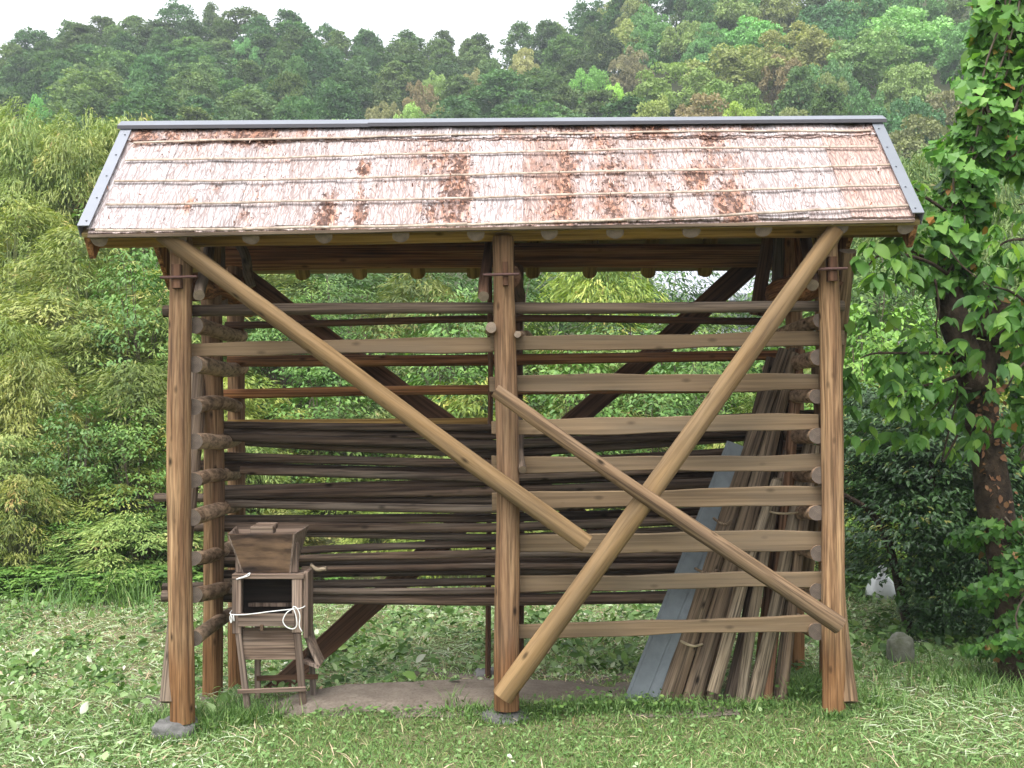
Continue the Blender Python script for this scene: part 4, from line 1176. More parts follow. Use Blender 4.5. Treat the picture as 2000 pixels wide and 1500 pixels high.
M['grass'] = leafmat('grass_blade', [(0.0, (0.051, 0.112, 0.026)), (0.4, (0.122, 0.232, 0.059)), (0.75, (0.243, 0.351, 0.119)), (0.88, (0.486, 0.438, 0.253)), (1.0, (0.658, 0.503, 0.356))], 0.6, 0.3, usecol=False)
M['cutleaf'] = leafmat('mown_leaf', [(0.0, (0.085, 0.172, 0.044)), (0.4, (0.183, 0.310, 0.100)), (0.7, (0.342, 0.460, 0.213)), (0.88, (0.525, 0.598, 0.413)), (0.97, (0.610, 0.621, 0.525)), (1.0, (0.512, 0.368, 0.250))], 0.65, 0.2, usecol=False)

# ---- hill trees: a few meshes, each tree its own object
def blobs_to_leaves(L_, C, rad, nper, rng, ls, ratio, T, flat=0.75, updir=0.35, jit=0.45, tj=0.28):
    """leaves standing on the outside of each foliage clump"""
    C = np.asarray(C); n = len(C)
    idx = np.repeat(np.arange(n), nper)
    d = rnd_dirs(len(idx), rng)
    d[:, 2] = np.abs(d[:, 2]) * 1.0 - 0.35 * (rng.random(len(idx)) < 0.35)
    d = nrm(d)
    rr = np.asarray(rad)[idx] * (0.72 + 0.32 * rng.random(len(idx)))
    P = C[idx] + d * rr[:, None] * np.array([1, 1, flat])
    N = nrm(d + np.array([0, 0, updir]) + jit * rng.normal(size=d.shape))
    D = nrm(np.cross(N, rnd_dirs(len(idx), rng)) + d * 0.5)
    tb = np.clip(rng.normal(0.5, 0.16, n), 0, 1)
    tint = np.clip(tb[idx] + rng.normal(0, tj, len(idx)), 0, 1)
    s = ls * (0.7 + 0.6 * rng.random(len(idx)))
    L_.add(P, D, N, s, s * ratio, tint, T)

def conifer_mesh(seed, H=10.0, Rr=2.5, nclump=170, nper=46, shape=0.55):
    rng = np.random.default_rng(seed)
    L_ = Leaves()
    C, rad = [], []
    lob = rng.uniform(0, 6.28, 4)
    for i in range(nclump):
        t = rng.random() ** 0.85
        an = rng.uniform(0, 6.283)
        env = Rr * (1 - t) ** shape * (0.62 + 0.38 * min(1, t / 0.12)) * (1 + 0.2 * math.sin(3 * an + lob[0]) + 0.12 * math.sin(5 * an + lob[1] + t * 9))
        k = rng.uniform(0.55, 1.0)
        C.append((env * k * math.cos(an), env * k * math.sin(an), H * (0.2 + 0.77 * t) + rng.normal(0, 0.15)))
        rad.append(rng.uniform(0.4, 0.75) * (1.05 - 0.3 * t))
    blobs_to_leaves(L_, C, rad, nper, rng, 0.21, 0.55, T_QUAD, 0.75, 0.3, 0.26, 0.13)
    return L_.build('conifer_tree', M['conifer'])

def broad_mesh(seed, H=10.0, Rr=4.0, nclump=95, nper=105, ls=0.2):
    rng = np.random.default_rng(seed)
    L_ = Leaves()
    C, rad = [], []
    hubs = [(rng.uniform(-.45, .45) * Rr, rng.uniform(-.45, .45) * Rr, H * rng.uniform(0.5, 0.68), Rr * rng.uniform(0.45, 0.6)) for _ in range(3)] + [(0, 0, H * 0.66, Rr * 0.8)] * 3
    for i in range(nclump):
        hx, hy, hz, hr = hubs[i % len(hubs)]
        d = nrm(rng.normal(size=(1, 3)))[0]
        d[2] = abs(d[2]) - 0.3 * (rng.random() < 0.4)
        k = hr * rng.uniform(0.8, 1.05)
        C.append((hx + d[0] * k, hy + d[1] * k, min(hz + d[2] * k * 0.85, H)))
        rad.append(rng.uniform(0.45, 0.85) * Rr / 4.6)
    blobs_to_leaves(L_, C, rad, nper, rng, ls, 0.62, T_QUAD, 0.85, 0.1, 0.22, 0.12)
    return L_.build('broadleaf_tree', M['broad'])

def add_trunk(o, h, r):
    """a tapered trunk with limbs, as a part of the tree"""
    me = TRUNKS.get((h, r))
    if me is None:
        t = tube('trunk', [(0, 0, -1.0), (0.05, 0.03, h * 0.3), (-0.06, 0.04, h * 0.6), (0, 0, h * 0.9)], r, M['barktree'], None, 6, 3, r * 0.25)
        me = t.data
        for v in me.vertices: v.co.z -= 1.0
        bpy.data.objects.remove(t)
        TRUNKS[(h, r)] = me
    c = bpy.data.objects.new('trunk', me); COL.objects.link(c); c.parent = o
    return c
TRUNKS = {}
CON = [conifer_mesh(s, 10, 2.8 + 0.25 * (s % 3), shape=(0.36, 0.46, 0.3, 0.42, 0.5, 0.33)[s]) for s in range(6)]
BRO = [broad_mesh(20 + s) for s in range(6)]
n_trees = [0]
def hill_tree(px, py, kind, width=None, col=(1, 1, 1), label=None, group=None, hs=1.0, dY=0.0):
    if kind == 'b' and width: width = max(width, 88)
    """put a tree on the hill so that its top stands at the given height in the view"""
    Y = max(44.0, min(YB1 + 4, hill_Y(px, py))) + dY
    X = (px - HX) / F * Y
    zb = ground_z(X, Y)
    top = CAMZ + (HY - py) / F * Y
    h = max(6.0, top - zb)
    me = random.choice(CON if kind == 'c' else BRO)
    o = bpy.data.objects.new('conifer_tree' if kind == 'c' else 'broadleaf_tree', me)
    COL.objects.link(o)
    o.location = (X, Y, zb - 0.2)
    o.rotation_euler = (0, 0, random.uniform(0, 6.28))
    w0 = 5.4 if kind == 'c' else 8.2
    sx = (width / F * Y / w0) if width else random.uniform(0.85, 1.15)
    o.scale = (sx, sx * random.uniform(0.9, 1.1), h / 10.0 * hs)
    k_ = 1.75 if kind == 'b' else 1.15
    o.color = (col[0] * k_ * (0.93 if kind == 'b' else 1), col[1] * k_ * (1.04 if kind == 'b' else 1), col[2] * k_, 1)
    tag(o, label, 'tree', group)
    n_trees[0] += 1
    return o

SPECIAL = [   # px, py of the top, width, leaf colour, label
    (1465, 22, 130, (0.13, 0.27, 0.07), 'bright green domed tree high on the hill above the ridge cap'),
    (1552, 38, 170, (0.21, 0.2, 0.065), 'olive domed tree touching the bright green dome on the hill'),
    (1425, 82, 190, (0.19, 0.2, 0.06), 'broad olive tree below the bright green dome on the hill'),
    (1530, 88, 90, (0.18, 0.13, 0.06), 'rusty brown tree between two olive domes on the hill'),
    (1765, 8, 190, (0.2, 0.33, 0.11), 'large pale green tree highest on the hill near the ivy tree'),
    (1705, 50, 190, (0.15, 0.22, 0.07), 'broad green tree just below the large pale green one'),
    (1775, 105, 130, (0.17, 0.22, 0.07), 'green domed tree under the large pale green tree'),
    (1320, 112, 190, (0.17, 0.22, 0.06), 'wide yellowish green tree in the middle of the hillside'),
    (1425, 138, 150, (0.14, 0.2, 0.05), 'mid green spreading tree below the wide yellowish one'),
    (1285, 178, 110, (0.2, 0.22, 0.06), 'yellowish tree just above the shed ridge beside a brown one'),
    (1370, 174, 150, (0.2, 0.145, 0.07), 'brown domed tree just above the shed ridge'),
    (1445, 178, 90, (0.24, 0.3, 0.05), 'lime tree just above the ridge beside the brown dome'),
    (1540, 193, 130, (0.16, 0.17, 0.06), 'olive brown low dome just above the ridge near its end'),
    (1620, 130, 90, (0.15, 0.17, 0.06), 'small olive tree among dark conifers on the steep slope'),
    (1790, 205, 210, (0.15, 0.15, 0.06), 'large olive brown tree between the shed roof and the ivy tree'),
    (1850, 160, 130, (0.14, 0.125, 0.06), 'dark brownish tree half hidden by the ivy tree'),
    (1800, 275, 150, (0.16, 0.2, 0.08), 'grey green tree beside the roof end below the olive brown one'),
    (1745, 325, 130, (0.1, 0.16, 0.06), 'dull green tree nearest the roof corner at the foot of the hill'),
    (1860, 330, 150, (0.11, 0.16, 0.06), 'dull green tree at the foot of the hill behind the ivy limb'),
    (1960, 300, 150, (0.1, 0.17, 0.06), 'dull green tree at the foot of the hill right of the ivy limb'),
    (1960, 90, 140, (0.14, 0.2, 0.07), 'green tree on the slope behind the ivy tree'),
    (1230, 32, 100, (0.24, 0.25, 0.08), 'yellow olive tree near the skyline dip'),
    (1232, 84, 90, (0.18, 0.15, 0.08), 'brownish tree below the yellow olive one near the skyline dip'),
    (1022, 86, 64, (0.28, 0.25, 0.1), 'small yellow tree on the skyline dip'),
    (928, 128, 60, (0.21, 0.18, 0.08), 'pointed tan tree standing alone among conifers'),
    (822, 142, 70, (0.22, 0.16, 0.08), 'tan tree in the gully above the roof'),
    (848, 133, 46, (0.2, 0.26, 0.08), 'small light green tree next to the tan one'),
    (752, 184, 80, (0.2, 0.18, 0.08), 'tan shrubby tree just above the roof, nearer the gully'),
    (800, 190, 60, (0.22, 0.3, 0.08), 'light green tree just above the roof in the gully'),
    (858, 182, 70, (0.21, 0.19, 0.08), 'second tan tree at the foot of the gully'),
    (655, 216, 120, (0.28, 0.42, 0.08), 'lime green tree crown peeping over the shed ridge'),
    (75, 178, 76, (0.13, 0.28, 0.06), 'bright green tree standing in front of the conifers by the bamboo'),
    (478, 68, 56, (0.12, 0.24, 0.08), 'light green tree just under the skyline'),
    (1195, 148, 52, (0.28, 0.42, 0.08), 'tiny lime tree in the middle of the dark slope'),
    (1155, 112, 90, (0.15, 0.28, 0.06), 'light green spreading tree left of the lime one on the dark slope'),
    (1380, 38, 90, (0.1, 0.2, 0.06), 'mid green tree beside the bright dome near the hill top'),
    (1650, 22, 110, (0.07, 0.16, 0.05), 'deep green round tree near the hill top'),
    (1620, 95, 110, (0.09, 0.17, 0.06), 'deep green round tree half way up the steep slope'),
    (1680, 150, 110, (0.08, 0.16, 0.05), 'deep green tree low on the steep slope'),
    (1890, 30, 120, (0.1, 0.2, 0.06), 'green round tree on the hill top beside the ivy tree')]
for px, py, w, col, lb in SPECIAL:
    hill_tree(px, py, 'b', w * 1.2, col, lb, 'broadleaved trees on the hillside')
def spec_near(px, py):
    for (x, y, w, *_r) in SPECIAL:
        if abs(px - x) < w * 0.42 and -25 < py - y < 45: return True
    return False
Yr = 142.0
while Yr > 46:
    wpx = 5.2 / Yr * F
    px = -200 + random.uniform(0, wpx)
    while px < 2330:
        py = hill_top_py(px, Yr) + random.uniform(-7, 9) + 6
        vis = (py < 238) if 262 < px < 1700 else (py < 330)
        if vis and py > -75 and not spec_near(px, py) and not (px < 250 and py > 235) and not ((px > 2030 or px < -30) and random.random() < 0.45):
            right = px > 1180
            if right and random.random() < 0.5:
                c = random.choice([(0.07, 0.15, 0.05), (0.1, 0.19, 0.055), (0.16, 0.2, 0.06), (0.18, 0.19, 0.065), (0.06, 0.13, 0.05)])
                hill_tree(px, py, 'b', wpx * random.uniform(1.0, 1.5), c, 'mid green round tree among the mixed woods on the steep hillside', 'filler trees of the mixed hillside')
            else:
                g = random.uniform(0.68, 1.35)
                warm = random.uniform(0.85, 1.3)
                hill_tree(px, py, 'c', wpx * random.choice([0.85, 1.05, 1.2, 1.5]) * random.uniform(0.9, 1.1), (g * warm, g, g * random.uniform(0.8, 1.1)), 'dark conifer in the steep mixed woods above the roof end' if right else 'dark conifer in the close stand along the left hill', 'conifers of the mixed hillside' if right else 'conifers of the close stand', hs=random.uniform(0.95, 1.08))
        px += wpx * random.uniform(0.62, 0.95)
    Yr -= 5.5 + 4.5 * (Yr < 100)

# ---- bamboo, shrubs: meshes shared by separate clumps
def bamboo_mesh(seed, nb=74, npl=105, leaf=0.12):
    """a clump of dwarf bamboo 2 m high: arching culms ending in drooping plumes of narrow leaves"""
    rng = np.random.default_rng(seed)
    L_ = Leaves()
    stems = []
    for i in range(nb):
        an = rng.uniform(0, 6.283)
        zc = rng.random() ** 0.8
        rad = math.sqrt(max(0.03, 1 - zc ** 2)) * rng.uniform(0.72, 1.02)
        C = np.array([rad * math.cos(an), rad * math.sin(an), 0.2 + 1.7 * zc * rng.uniform(0.85, 1.08)])
        out = nrm(np.array([[math.cos(an) * (rad + 0.15), math.sin(an) * (rad + 0.15), 0.0]]))[0]
        if i % 3 == 0: stems.append((np.array([0.3 * C[0], 0.3 * C[1], 0.0]), np.array([0.7 * C[0], 0.7 * C[1], 0.0]), C[2]))
        side = np.cross(out, [0, 0, 1.0])
        d = rnd_dirs(npl, rng); d[:, 2] = np.abs(d[:, 2]) - 0.3 * (rng.random(npl) < 0.3)
        sz = rng.uniform(0.75, 1.2)
        rr = (0.6 + 0.45 * rng.random(npl))[:, None] * sz
        loc = d * rr
        P = C + out * (loc[:, 0:1] * 0.34) + side * (loc[:, 1:2] * 0.24) + np.array([0, 0, 1.0]) * (loc[:, 2:3] * 0.17) - np.array([0, 0, 1.0]) * (0.22 * np.clip(loc[:, 0:1], 0, 2) ** 2)
        nn = nrm(out * (d[:, 0:1] * 0.6 + 0.25) + side * (d[:, 1:2] * 0.8) + np.array([0, 0, 1.0]) * (d[:, 2:3] + 0.25) + 0.22 * rng.normal(size=(npl, 3)))
        D = nrm(out * 0.8 + side * (d[:, 1:2] * 0.9) + rng.normal(0, 0.35, (npl, 3)) + np.array([0, 0, -0.45]))
        tb = np.clip(rng.normal(0.5, 0.2), 0.08, 0.95)
        L_.add(P, D, nn, leaf * rng.uniform(0.6, 1.2, npl), leaf * 0.17 * rng.uniform(0.8, 1.3, npl), np.clip(tb + rng.normal(0, 0.11, npl), 0, 1), T_BLADE)
    return L_.build('bamboo_clump', M['sasa']), stems

def stem_mesh(name, stems, r, mat):
    V, Fc = [], []
    for (base, out, h) in stems:
        b = len(V)
        for t in (0, 0.35, 0.7, 0.97):
            p = base + out * t ** 1.7 + np.array([0, 0, 1]) * (h * math.sin(t * 1.5) / math.sin(1.5))
            rr = r * (1 - 0.75 * t)
            for k in range(4):
                V.append((p[0] + rr * math.cos(k * 1.571), p[1] + rr * math.sin(k * 1.571), p[2]))
        for i in range(3):
            for k in range(4):
                Fc.append((b + i * 4 + k, b + i * 4 + (k + 1) % 4, b + (i + 1) * 4 + (k + 1) % 4, b + (i + 1) * 4 + k))
    return mesh(name, V, Fc, mat)

def shrub_mesh(seed, mat, ns=120, nl=24, leaf=0.075, ratio=0.55, T=T_OVAL, droop=0.55, name='leafy_shrub', fine=0.14):
    """a 2 m shrub: leaf sprays on the ends of arching twigs"""
    rng = np.random.default_rng(seed)
    L_ = Leaves()
    stems = []
    for i in range(ns):
        an = rng.uniform(0, 6.283)
        zc = rng.uniform(0.0, 1.0)
        rad = math.sqrt(max(0.02, 1 - (zc * 0.98) ** 2)) * rng.uniform(0.55, 1.0)
        tip = np.array([rad * math.cos(an), rad * math.sin(an), 0.15 + 1.85 * zc * rng.uniform(0.85, 1.05)])
        out = nrm(np.array([[math.cos(an), math.sin(an), 0.25]]))[0]
        base = np.array([0.12 * math.cos(an), 0.12 * math.sin(an), 0.0])
        if i % 5 == 0: stems.append((base, np.array([tip[0] - base[0], tip[1] - base[1], 0]), max(0.2, tip[2])))
        t = rng.uniform(-0.2, 0.2, nl)
        side = np.cross(out, [0, 0, 1])
        p = tip + out * t[:, None] + side * rng.normal(0, fine, nl)[:, None] + np.array([0, 0, 1]) * rng.normal(0, fine * 0.28, nl)[:, None] - np.array([0, 0, 0.6]) * (np.abs(t) * 0.5)[:, None]
        d = nrm(out * 0.7 + side * rng.normal(0, 0.8, nl)[:, None] + np.array([0, 0, -1.0]) * (droop * rng.uniform(0.3, 1.4, nl))[:, None])
        n = nrm(np.array([0, 0, 1]) + out * 0.5 + 0.25 * rng.normal(size=(nl, 3)))
        tb = np.clip(rng.normal(0.5, 0.2), 0.05, 0.95)
        s = leaf * rng.uniform(0.65, 1.25, nl)
        L_.add(p, d, n, s, s * ratio, np.clip(tb + rng.normal(0, 0.12, nl), 0, 1), T)
    return L_.build(name, mat), stems

BAM = [bamboo_mesh(40 + s) for s in range(5)]
BAMS = [stem_mesh('culm', b[1], 0.012, M['culm']) for b in BAM]
SHR = [shrub_mesh(60 + s, M['shrub']) for s in range(4)] + [shrub_mesh(70 + s, M['shrub'], 130, 30, 0.068, 0.32, T_OVAL, 0.75, fine=0.1) for s in range(2)]
SHRS = [stem_mesh('stem', b[1], 0.014, M['twig']) for b in SHR]
BIGS = [shrub_mesh(80 + s, M['shrub'], 130, 12, 0.13, 0.72, T_BIG, 0.6, 'broad_leaved_plant', fine=0.1) for s in range(2)]
def plant(name, meshes, stems, sname, i, x, y, zs, r, label, cat, group, col=(1, 1, 1), sink=0.05):
    o = bpy.data.objects.new(name, meshes[i][0]); COL.objects.link(o)
    z = ground_z(x, y)
    o.location = (x, y, z - sink)
    o.rotation_euler = (0, 0, random.uniform(0, 6.28))
    o.scale = (r, r, zs / 2.0)
    o.color = (*col, 1)
    tag(o, label, cat, group)
    c = bpy.data.objects.new(sname, stems[i]); COL.objects.link(c); c.parent = o
    return o
def put(kind, px, py_top, Y, r, label, group, i=None, col=(1, 1, 1), minh=0.7):
    X = (px - HX) / F * Y
    h = max(minh, CAMZ + (HY - py_top) / F * Y - ground_z(X, Y))
    if kind == 'b':
        return plant('bamboo_clump', BAM, BAMS, 'culm', random.randrange(5) if i is None else i, X, Y, h, r, label, 'bamboo', group, col)
    if kind == 's':
        return plant('leafy_shrub', SHR, SHRS, 'stem', random.randrange(4) if i is None else i, X, Y, h, r, label, 'shrub', group, col)
    return plant('broad_leaved_plant', BIGS, [SHRS[0], SHRS[1]], 'stem', random.randrange(2) if i is None else i, X, Y, h, r, label, 'plant', group, col)

def thicket():
    rg = random.Random(21)
    def bcol():
        g = rg.choice([0.68, 0.8, 0.92, 1.05, 1.18]) * rg.uniform(0.93, 1.07)
        return (g * rg.uniform(0.85, 1.1), g, g * rg.uniform(0.7, 1.1))
    def scol():
        g = rg.uniform(0.65, 1.25)
        return (g * rg.uniform(0.8, 1.1), g, g * rg.uniform(0.7, 1.1))
    # rows from near to far: Y, top line (px, py), radius, share of shrubs
    rows = [(12.5, [(-100, 1000), (100, 980), (250, 1000), (340, 1020), (480, 1000), (700, 980), (960, 990), (1200, 1010), (1400, 1000), (1560, 1020)], 0.6, 0.12, 'along the field edge'),
            (13.2, [(-100, 870), (60, 850), (200, 870), (330, 860), (480, 880), (700, 900), (960, 890), (1200, 900), (1400, 890), (1600, 900), (1750, 880)], 0.72, 0.2, 'just behind the field edge'),
            (14.2, [(-100, 770), (60, 740), (200, 740), (330, 740), (480, 780), (700, 800), (960, 800), (1200, 800), (1400, 790), (1600, 810), (1750, 790), (2000, 770)], 0.8, 0.3, 'low on the bank'),
            (15.2, [(-100, 670), (60, 650), (200, 620), (330, 640), (480, 700), (700, 720), (960, 700), (1200, 710), (1400, 700), (1600, 700), (1750, 700), (2000, 680)], 0.85, 0.36, 'in the middle of the bank'),
            (16.4, [(-100, 580), (60, 560), (200, 540), (330, 550), (480, 620), (700, 640), (960, 620), (1200, 630), (1400, 640), (1600, 610), (1750, 610), (2000, 590)], 0.95, 0.42, 'high on the bank'),
            (18.0, [(-100, 500), (60, 470), (200, 460), (330, 470), (480, 550), (700, 580), (960, 560), (1200, 570), (1400, 620), (1600, 530), (1750, 530), (2000, 500)], 1.1, 0.5, 'on the brow of the bank'),
            (20.2, [(-100, 410), (60, 390), (150, 380), (260, 400), (330, 430), (480, 510), (700, 525), (960, 515), (1200, 530), (1400, 640), (1560, 540), (1700, 460), (2000, 420)], 1.3, 0.42, 'at the top of the bank')]
    for Y, line, r, sh, where in rows:
        r *= 1.2; step = r * 1.3 / Y * F
        px = -130 + rg.uniform(0, step)
        while px < 2080:
            py = np.interp(px, [l[0] for l in line], [l[1] for l in line]) + rg.uniform(-70, 55)
            YY = Y + rg.uniform(-0.5, 0.5)
            sh_ = sh * (0.45 if px < 400 else 1.5)
            if px > 1640 and Y < 13: pass
            elif rg.random() < sh_:
                put('s', px, py, YY, r * rg.uniform(0.75, 1.15), 'leafy green shrub %s' % where, 'shrubs %s' % where, rg.choice([0, 1, 2, 3, 4, 5]), scol())
            else:
                put('b', px, py, YY, r * rg.uniform(0.7, 1.2), 'yellowish bamboo clump %s' % where, 'bamboo %s' % where, None, bcol())
            px += step * rg.uniform(0.7, 1.2)
    # tall feathery bamboo behind at the left, and by the roof end
    for px, py in ((-60, 240), (-20, 214), (22, 226), (48, 205), (78, 232), (112, 222), (140, 236), (172, 226), (205, 240), (232, 222), (262, 232), (10, 290), (60, 300), (130, 290), (190, 300), (245, 310), (90, 350), (-40, 330), (170, 360), (30, 370), (280, 330), (240, 380)):
        YY = 25 + rg.uniform(-1.5, 3)
        put('b', px, py, YY, rg.uniform(0.8, 1.1), 'tall feathery bamboo rising in front of the conifers', 'tall bamboo at the left', None, (1.15 * rg.uniform(.9, 1.1), 1.18, 1.25))
    for px, py in ((1760, 330), (1800, 305), (1835, 350), (1785, 380), (1850, 400), (1960, 330), (1990, 380), (1700, 420), (1740, 410)):
        put('b', px, py, 27 + rg.uniform(-1, 2), rg.uniform(1.0, 1.3), 'tall grey green bamboo beside the roof end', 'tall bamboo beside the roof end', None, (0.7, 0.85, 0.9))
    for px, py in ((1480, 470), (1560, 480), (1640, 470), (1700, 480), (1300, 500), (1200, 500), (1100, 500), (1000, 495), (900, 500), (800, 495), (700, 495), (600, 490), (500, 480)):
        put('s', px, py, 24 + rg.uniform(-1, 1.5), rg.uniform(1.6, 2.0), 'green bushy tree top far behind the shed', 'bushy tree tops far behind', rg.choice([4, 5]), (0.6, 0.75, 0.8)) if not (1310 < px < 1500) else None
    # single leafy shrubs that stand out
    for px, py, Y, r, i, col, lb in ((270, 470, 15.6, 0.8, 1, (0.9, 1.05, 0.9), 'flat topped shrub with large drooping leaves under the eave corner'),
                                (150, 760, 13.0, 0.55, 0, (0.9, 1.0, 1.0), 'mid green shrub with layered leaves in the bamboo'), (270, 790, 13.0, 0.6, 2, (1.0, 1.1, 0.9), 'light green layered shrub in the bamboo near the front post'),
                                (150, 1060, 12.35, 0.5, 3, (1.0, 1.1, 0.9), 'low layered shrub at the foot of the bamboo'), (280, 1040, 12.4, 0.5, 1, (0.95, 1.05, 1.0), 'low shrub with reddish shoots beside the front post'),
                                (640, 690, 14.0, 0.8, 0, (0.95, 1.1, 0.95), 'bright leafy shrub seen between the upper rails'), (880, 640, 14.2, 0.9, 2, (1.0, 1.15, 0.9), 'bright leafy shrub seen left of the middle post'),
                                (1120, 640, 14.0, 0.9, 1, (1.0, 1.15, 0.9), 'bright leafy shrub seen right of the middle post'), (1290, 700, 13.8, 0.8, 3, (0.9, 1.05, 0.95), 'leafy shrub seen through the crossing braces'),
                                (900, 560, 16.5, 1.0, 4, (1.1, 1.25, 1.3), 'pale leaved shrub with hazy blossom behind the middle rails'), (560, 570, 16.5, 1.0, 5, (1.1, 1.25, 1.3), 'pale leaved shrub behind the upper rails'),
                                (1700, 560, 13.2, 0.9, 0, (1.1, 1.3, 0.8), 'bright green shrub between the shed and the ivy tree'), (1790, 600, 13.6, 1.0, 2, (1.2, 1.4, 0.8), 'bright yellowish green shrub behind the drooping glossy leaves'), (1680, 690, 12.6, 0.7, 1, (1.2, 1.35, 0.8), 'light green shrub low beside the rear corner post')):
        put('s', px, py, Y, r, lb, None, i, col)
    # broad-leaved plants along the edge of the field
    for k in range(34):
        px = -60 + 400 * k / 25 + rg.uniform(-8, 8) if k < 26 else rg.choice([1660, 1680, 1700, 1880, 1900, 620, 1050, 1090]) + rg.uniform(-15, 15)
        put('p', px, 1140 + rg.uniform(-25, 30), 11.9 + rg.uniform(-0.3, 0.3), rg.uniform(0.3, 0.42), 'low plant with big round leaves along the field edge', 'big leaved plants along the field edge', None, (1.1, 1.2, 1.0), 0.3)
thicket()

# ---- dark evergreen shrub beside the shed
def dark_shrub():
    mesh_, _ = shrub_mesh(91, M['dark'], 620, 20, 0.075, 0.42, T_OVAL, 0.6, 'dark_shrub', fine=0.12)
    specs = [(1820, 770, 9.7, 0.78, 'large dark evergreen shrub behind the shed corner', 0.4), (1880, 1010, 9.2, 0.42, 'low dark shrub at the foot of the largest one', 0.12), (1960, 960, 9.4, 0.5, 'dark shrub beside the foot of the ivy tree', 0.15), (2040, 880, 9.6, 0.6, 'dark shrub at the picture edge beyond the ivy tree', 0.15), (1700, 800, 10.2, 0.5, 'dark glossy shrub hugging the rear corner post', 0.9), (1940, 790, 10.0, 0.7, 'dark shrub behind the trunk of the ivy tree', 0.5), (1700, 745, 11.0, 0.6, 'mid green glossy shrub behind the dark ones', 0.8)]
    for px, py, Y, r, lb, lift in specs:
        X = (px - HX) / F * Y
        o = bpy.data.objects.new('dark_shrub', mesh_); COL.objects.link(o)
        top = CAMZ + (HY - py) / F * Y
        z0 = ground_z(X, Y) + lift
        o.location = (X, Y, z0)
        o.rotation_euler = (0, 0, random.uniform(0, 6))
        o.scale = (r, r, (top - z0) / 2.0)
        o.color = (1, 1, 1, 1)
        tag(o, lb, 'shrub', 'dark evergreen shrubs beside the shed')
        if lb.startswith('large'):
            for pts, r0, r1 in (([(1783, 1268, 9.6), (1770, 1210, 9.6), (1752, 1130, 9.55), (1735, 1060, 9.5), (1700, 1000, 9.5), (1645, 965, 9.5)], 0.045, 0.02), ([(1815, 1285, 9.7), (1812, 1150, 9.7), (1825, 1000, 9.7), (1815, 880, 9.7)], 0.05, 0.02), ([(1850, 1285, 9.8), (1870, 1150, 9.8), (1880, 1000, 9.8)], 0.04, 0.02)):
                t = tube('trunk', [at(*p) for p in pts], r0, M['barktree'], None, 8, 4, r1)
                s = Vector(o.scale); rz = o.rotation_euler.z
                m = Matrix.LocRotScale(Vector(o.location), o.rotation_euler.to_quaternion(), s).inverted()
                for v in t.data.vertices: v.co = m @ (v.co + Vector(t.location))
                t.location = (0, 0, 0); t.parent = o
    # its low ivy-like skirt
    L_ = Leaves(); rng = np.random.default_rng(5)
    n = 2600
    px = rng.normal(1845, 34, n); py = 1290 - 330 * rng.random(n) ** 1.2; Y = rng.normal(9.45, 0.18, n)
    P = np.stack([(px - HX) / F * Y, Y, CAMZ + (HY - py) / F * Y], 1)
    P[:, 2] = np.maximum(P[:, 2], 0.03)
    D = nrm(rng.normal(size=(n, 3)) * 0.7 + np.array([0, -0.3, -0.7])); N = nrm(np.array([0, -0.8, 0.6]) + 0.45 * rng.normal(size=(n, 3)))
    s = rng.uniform(0.04, 0.085, n)
    L_.add(P, D, N, s, s * 0.62, np.clip(rng.normal(0.5, 0.22, n), 0, 0.99), T_OVAL)
    o = link('creeper', L_.build('creeper', M['dark'])); o.color = (1.5, 1.5, 1.2, 1)
    tag(o, 'leafy creeper hanging round the stems of the large dark shrub', 'creeper')
dark_shrub()

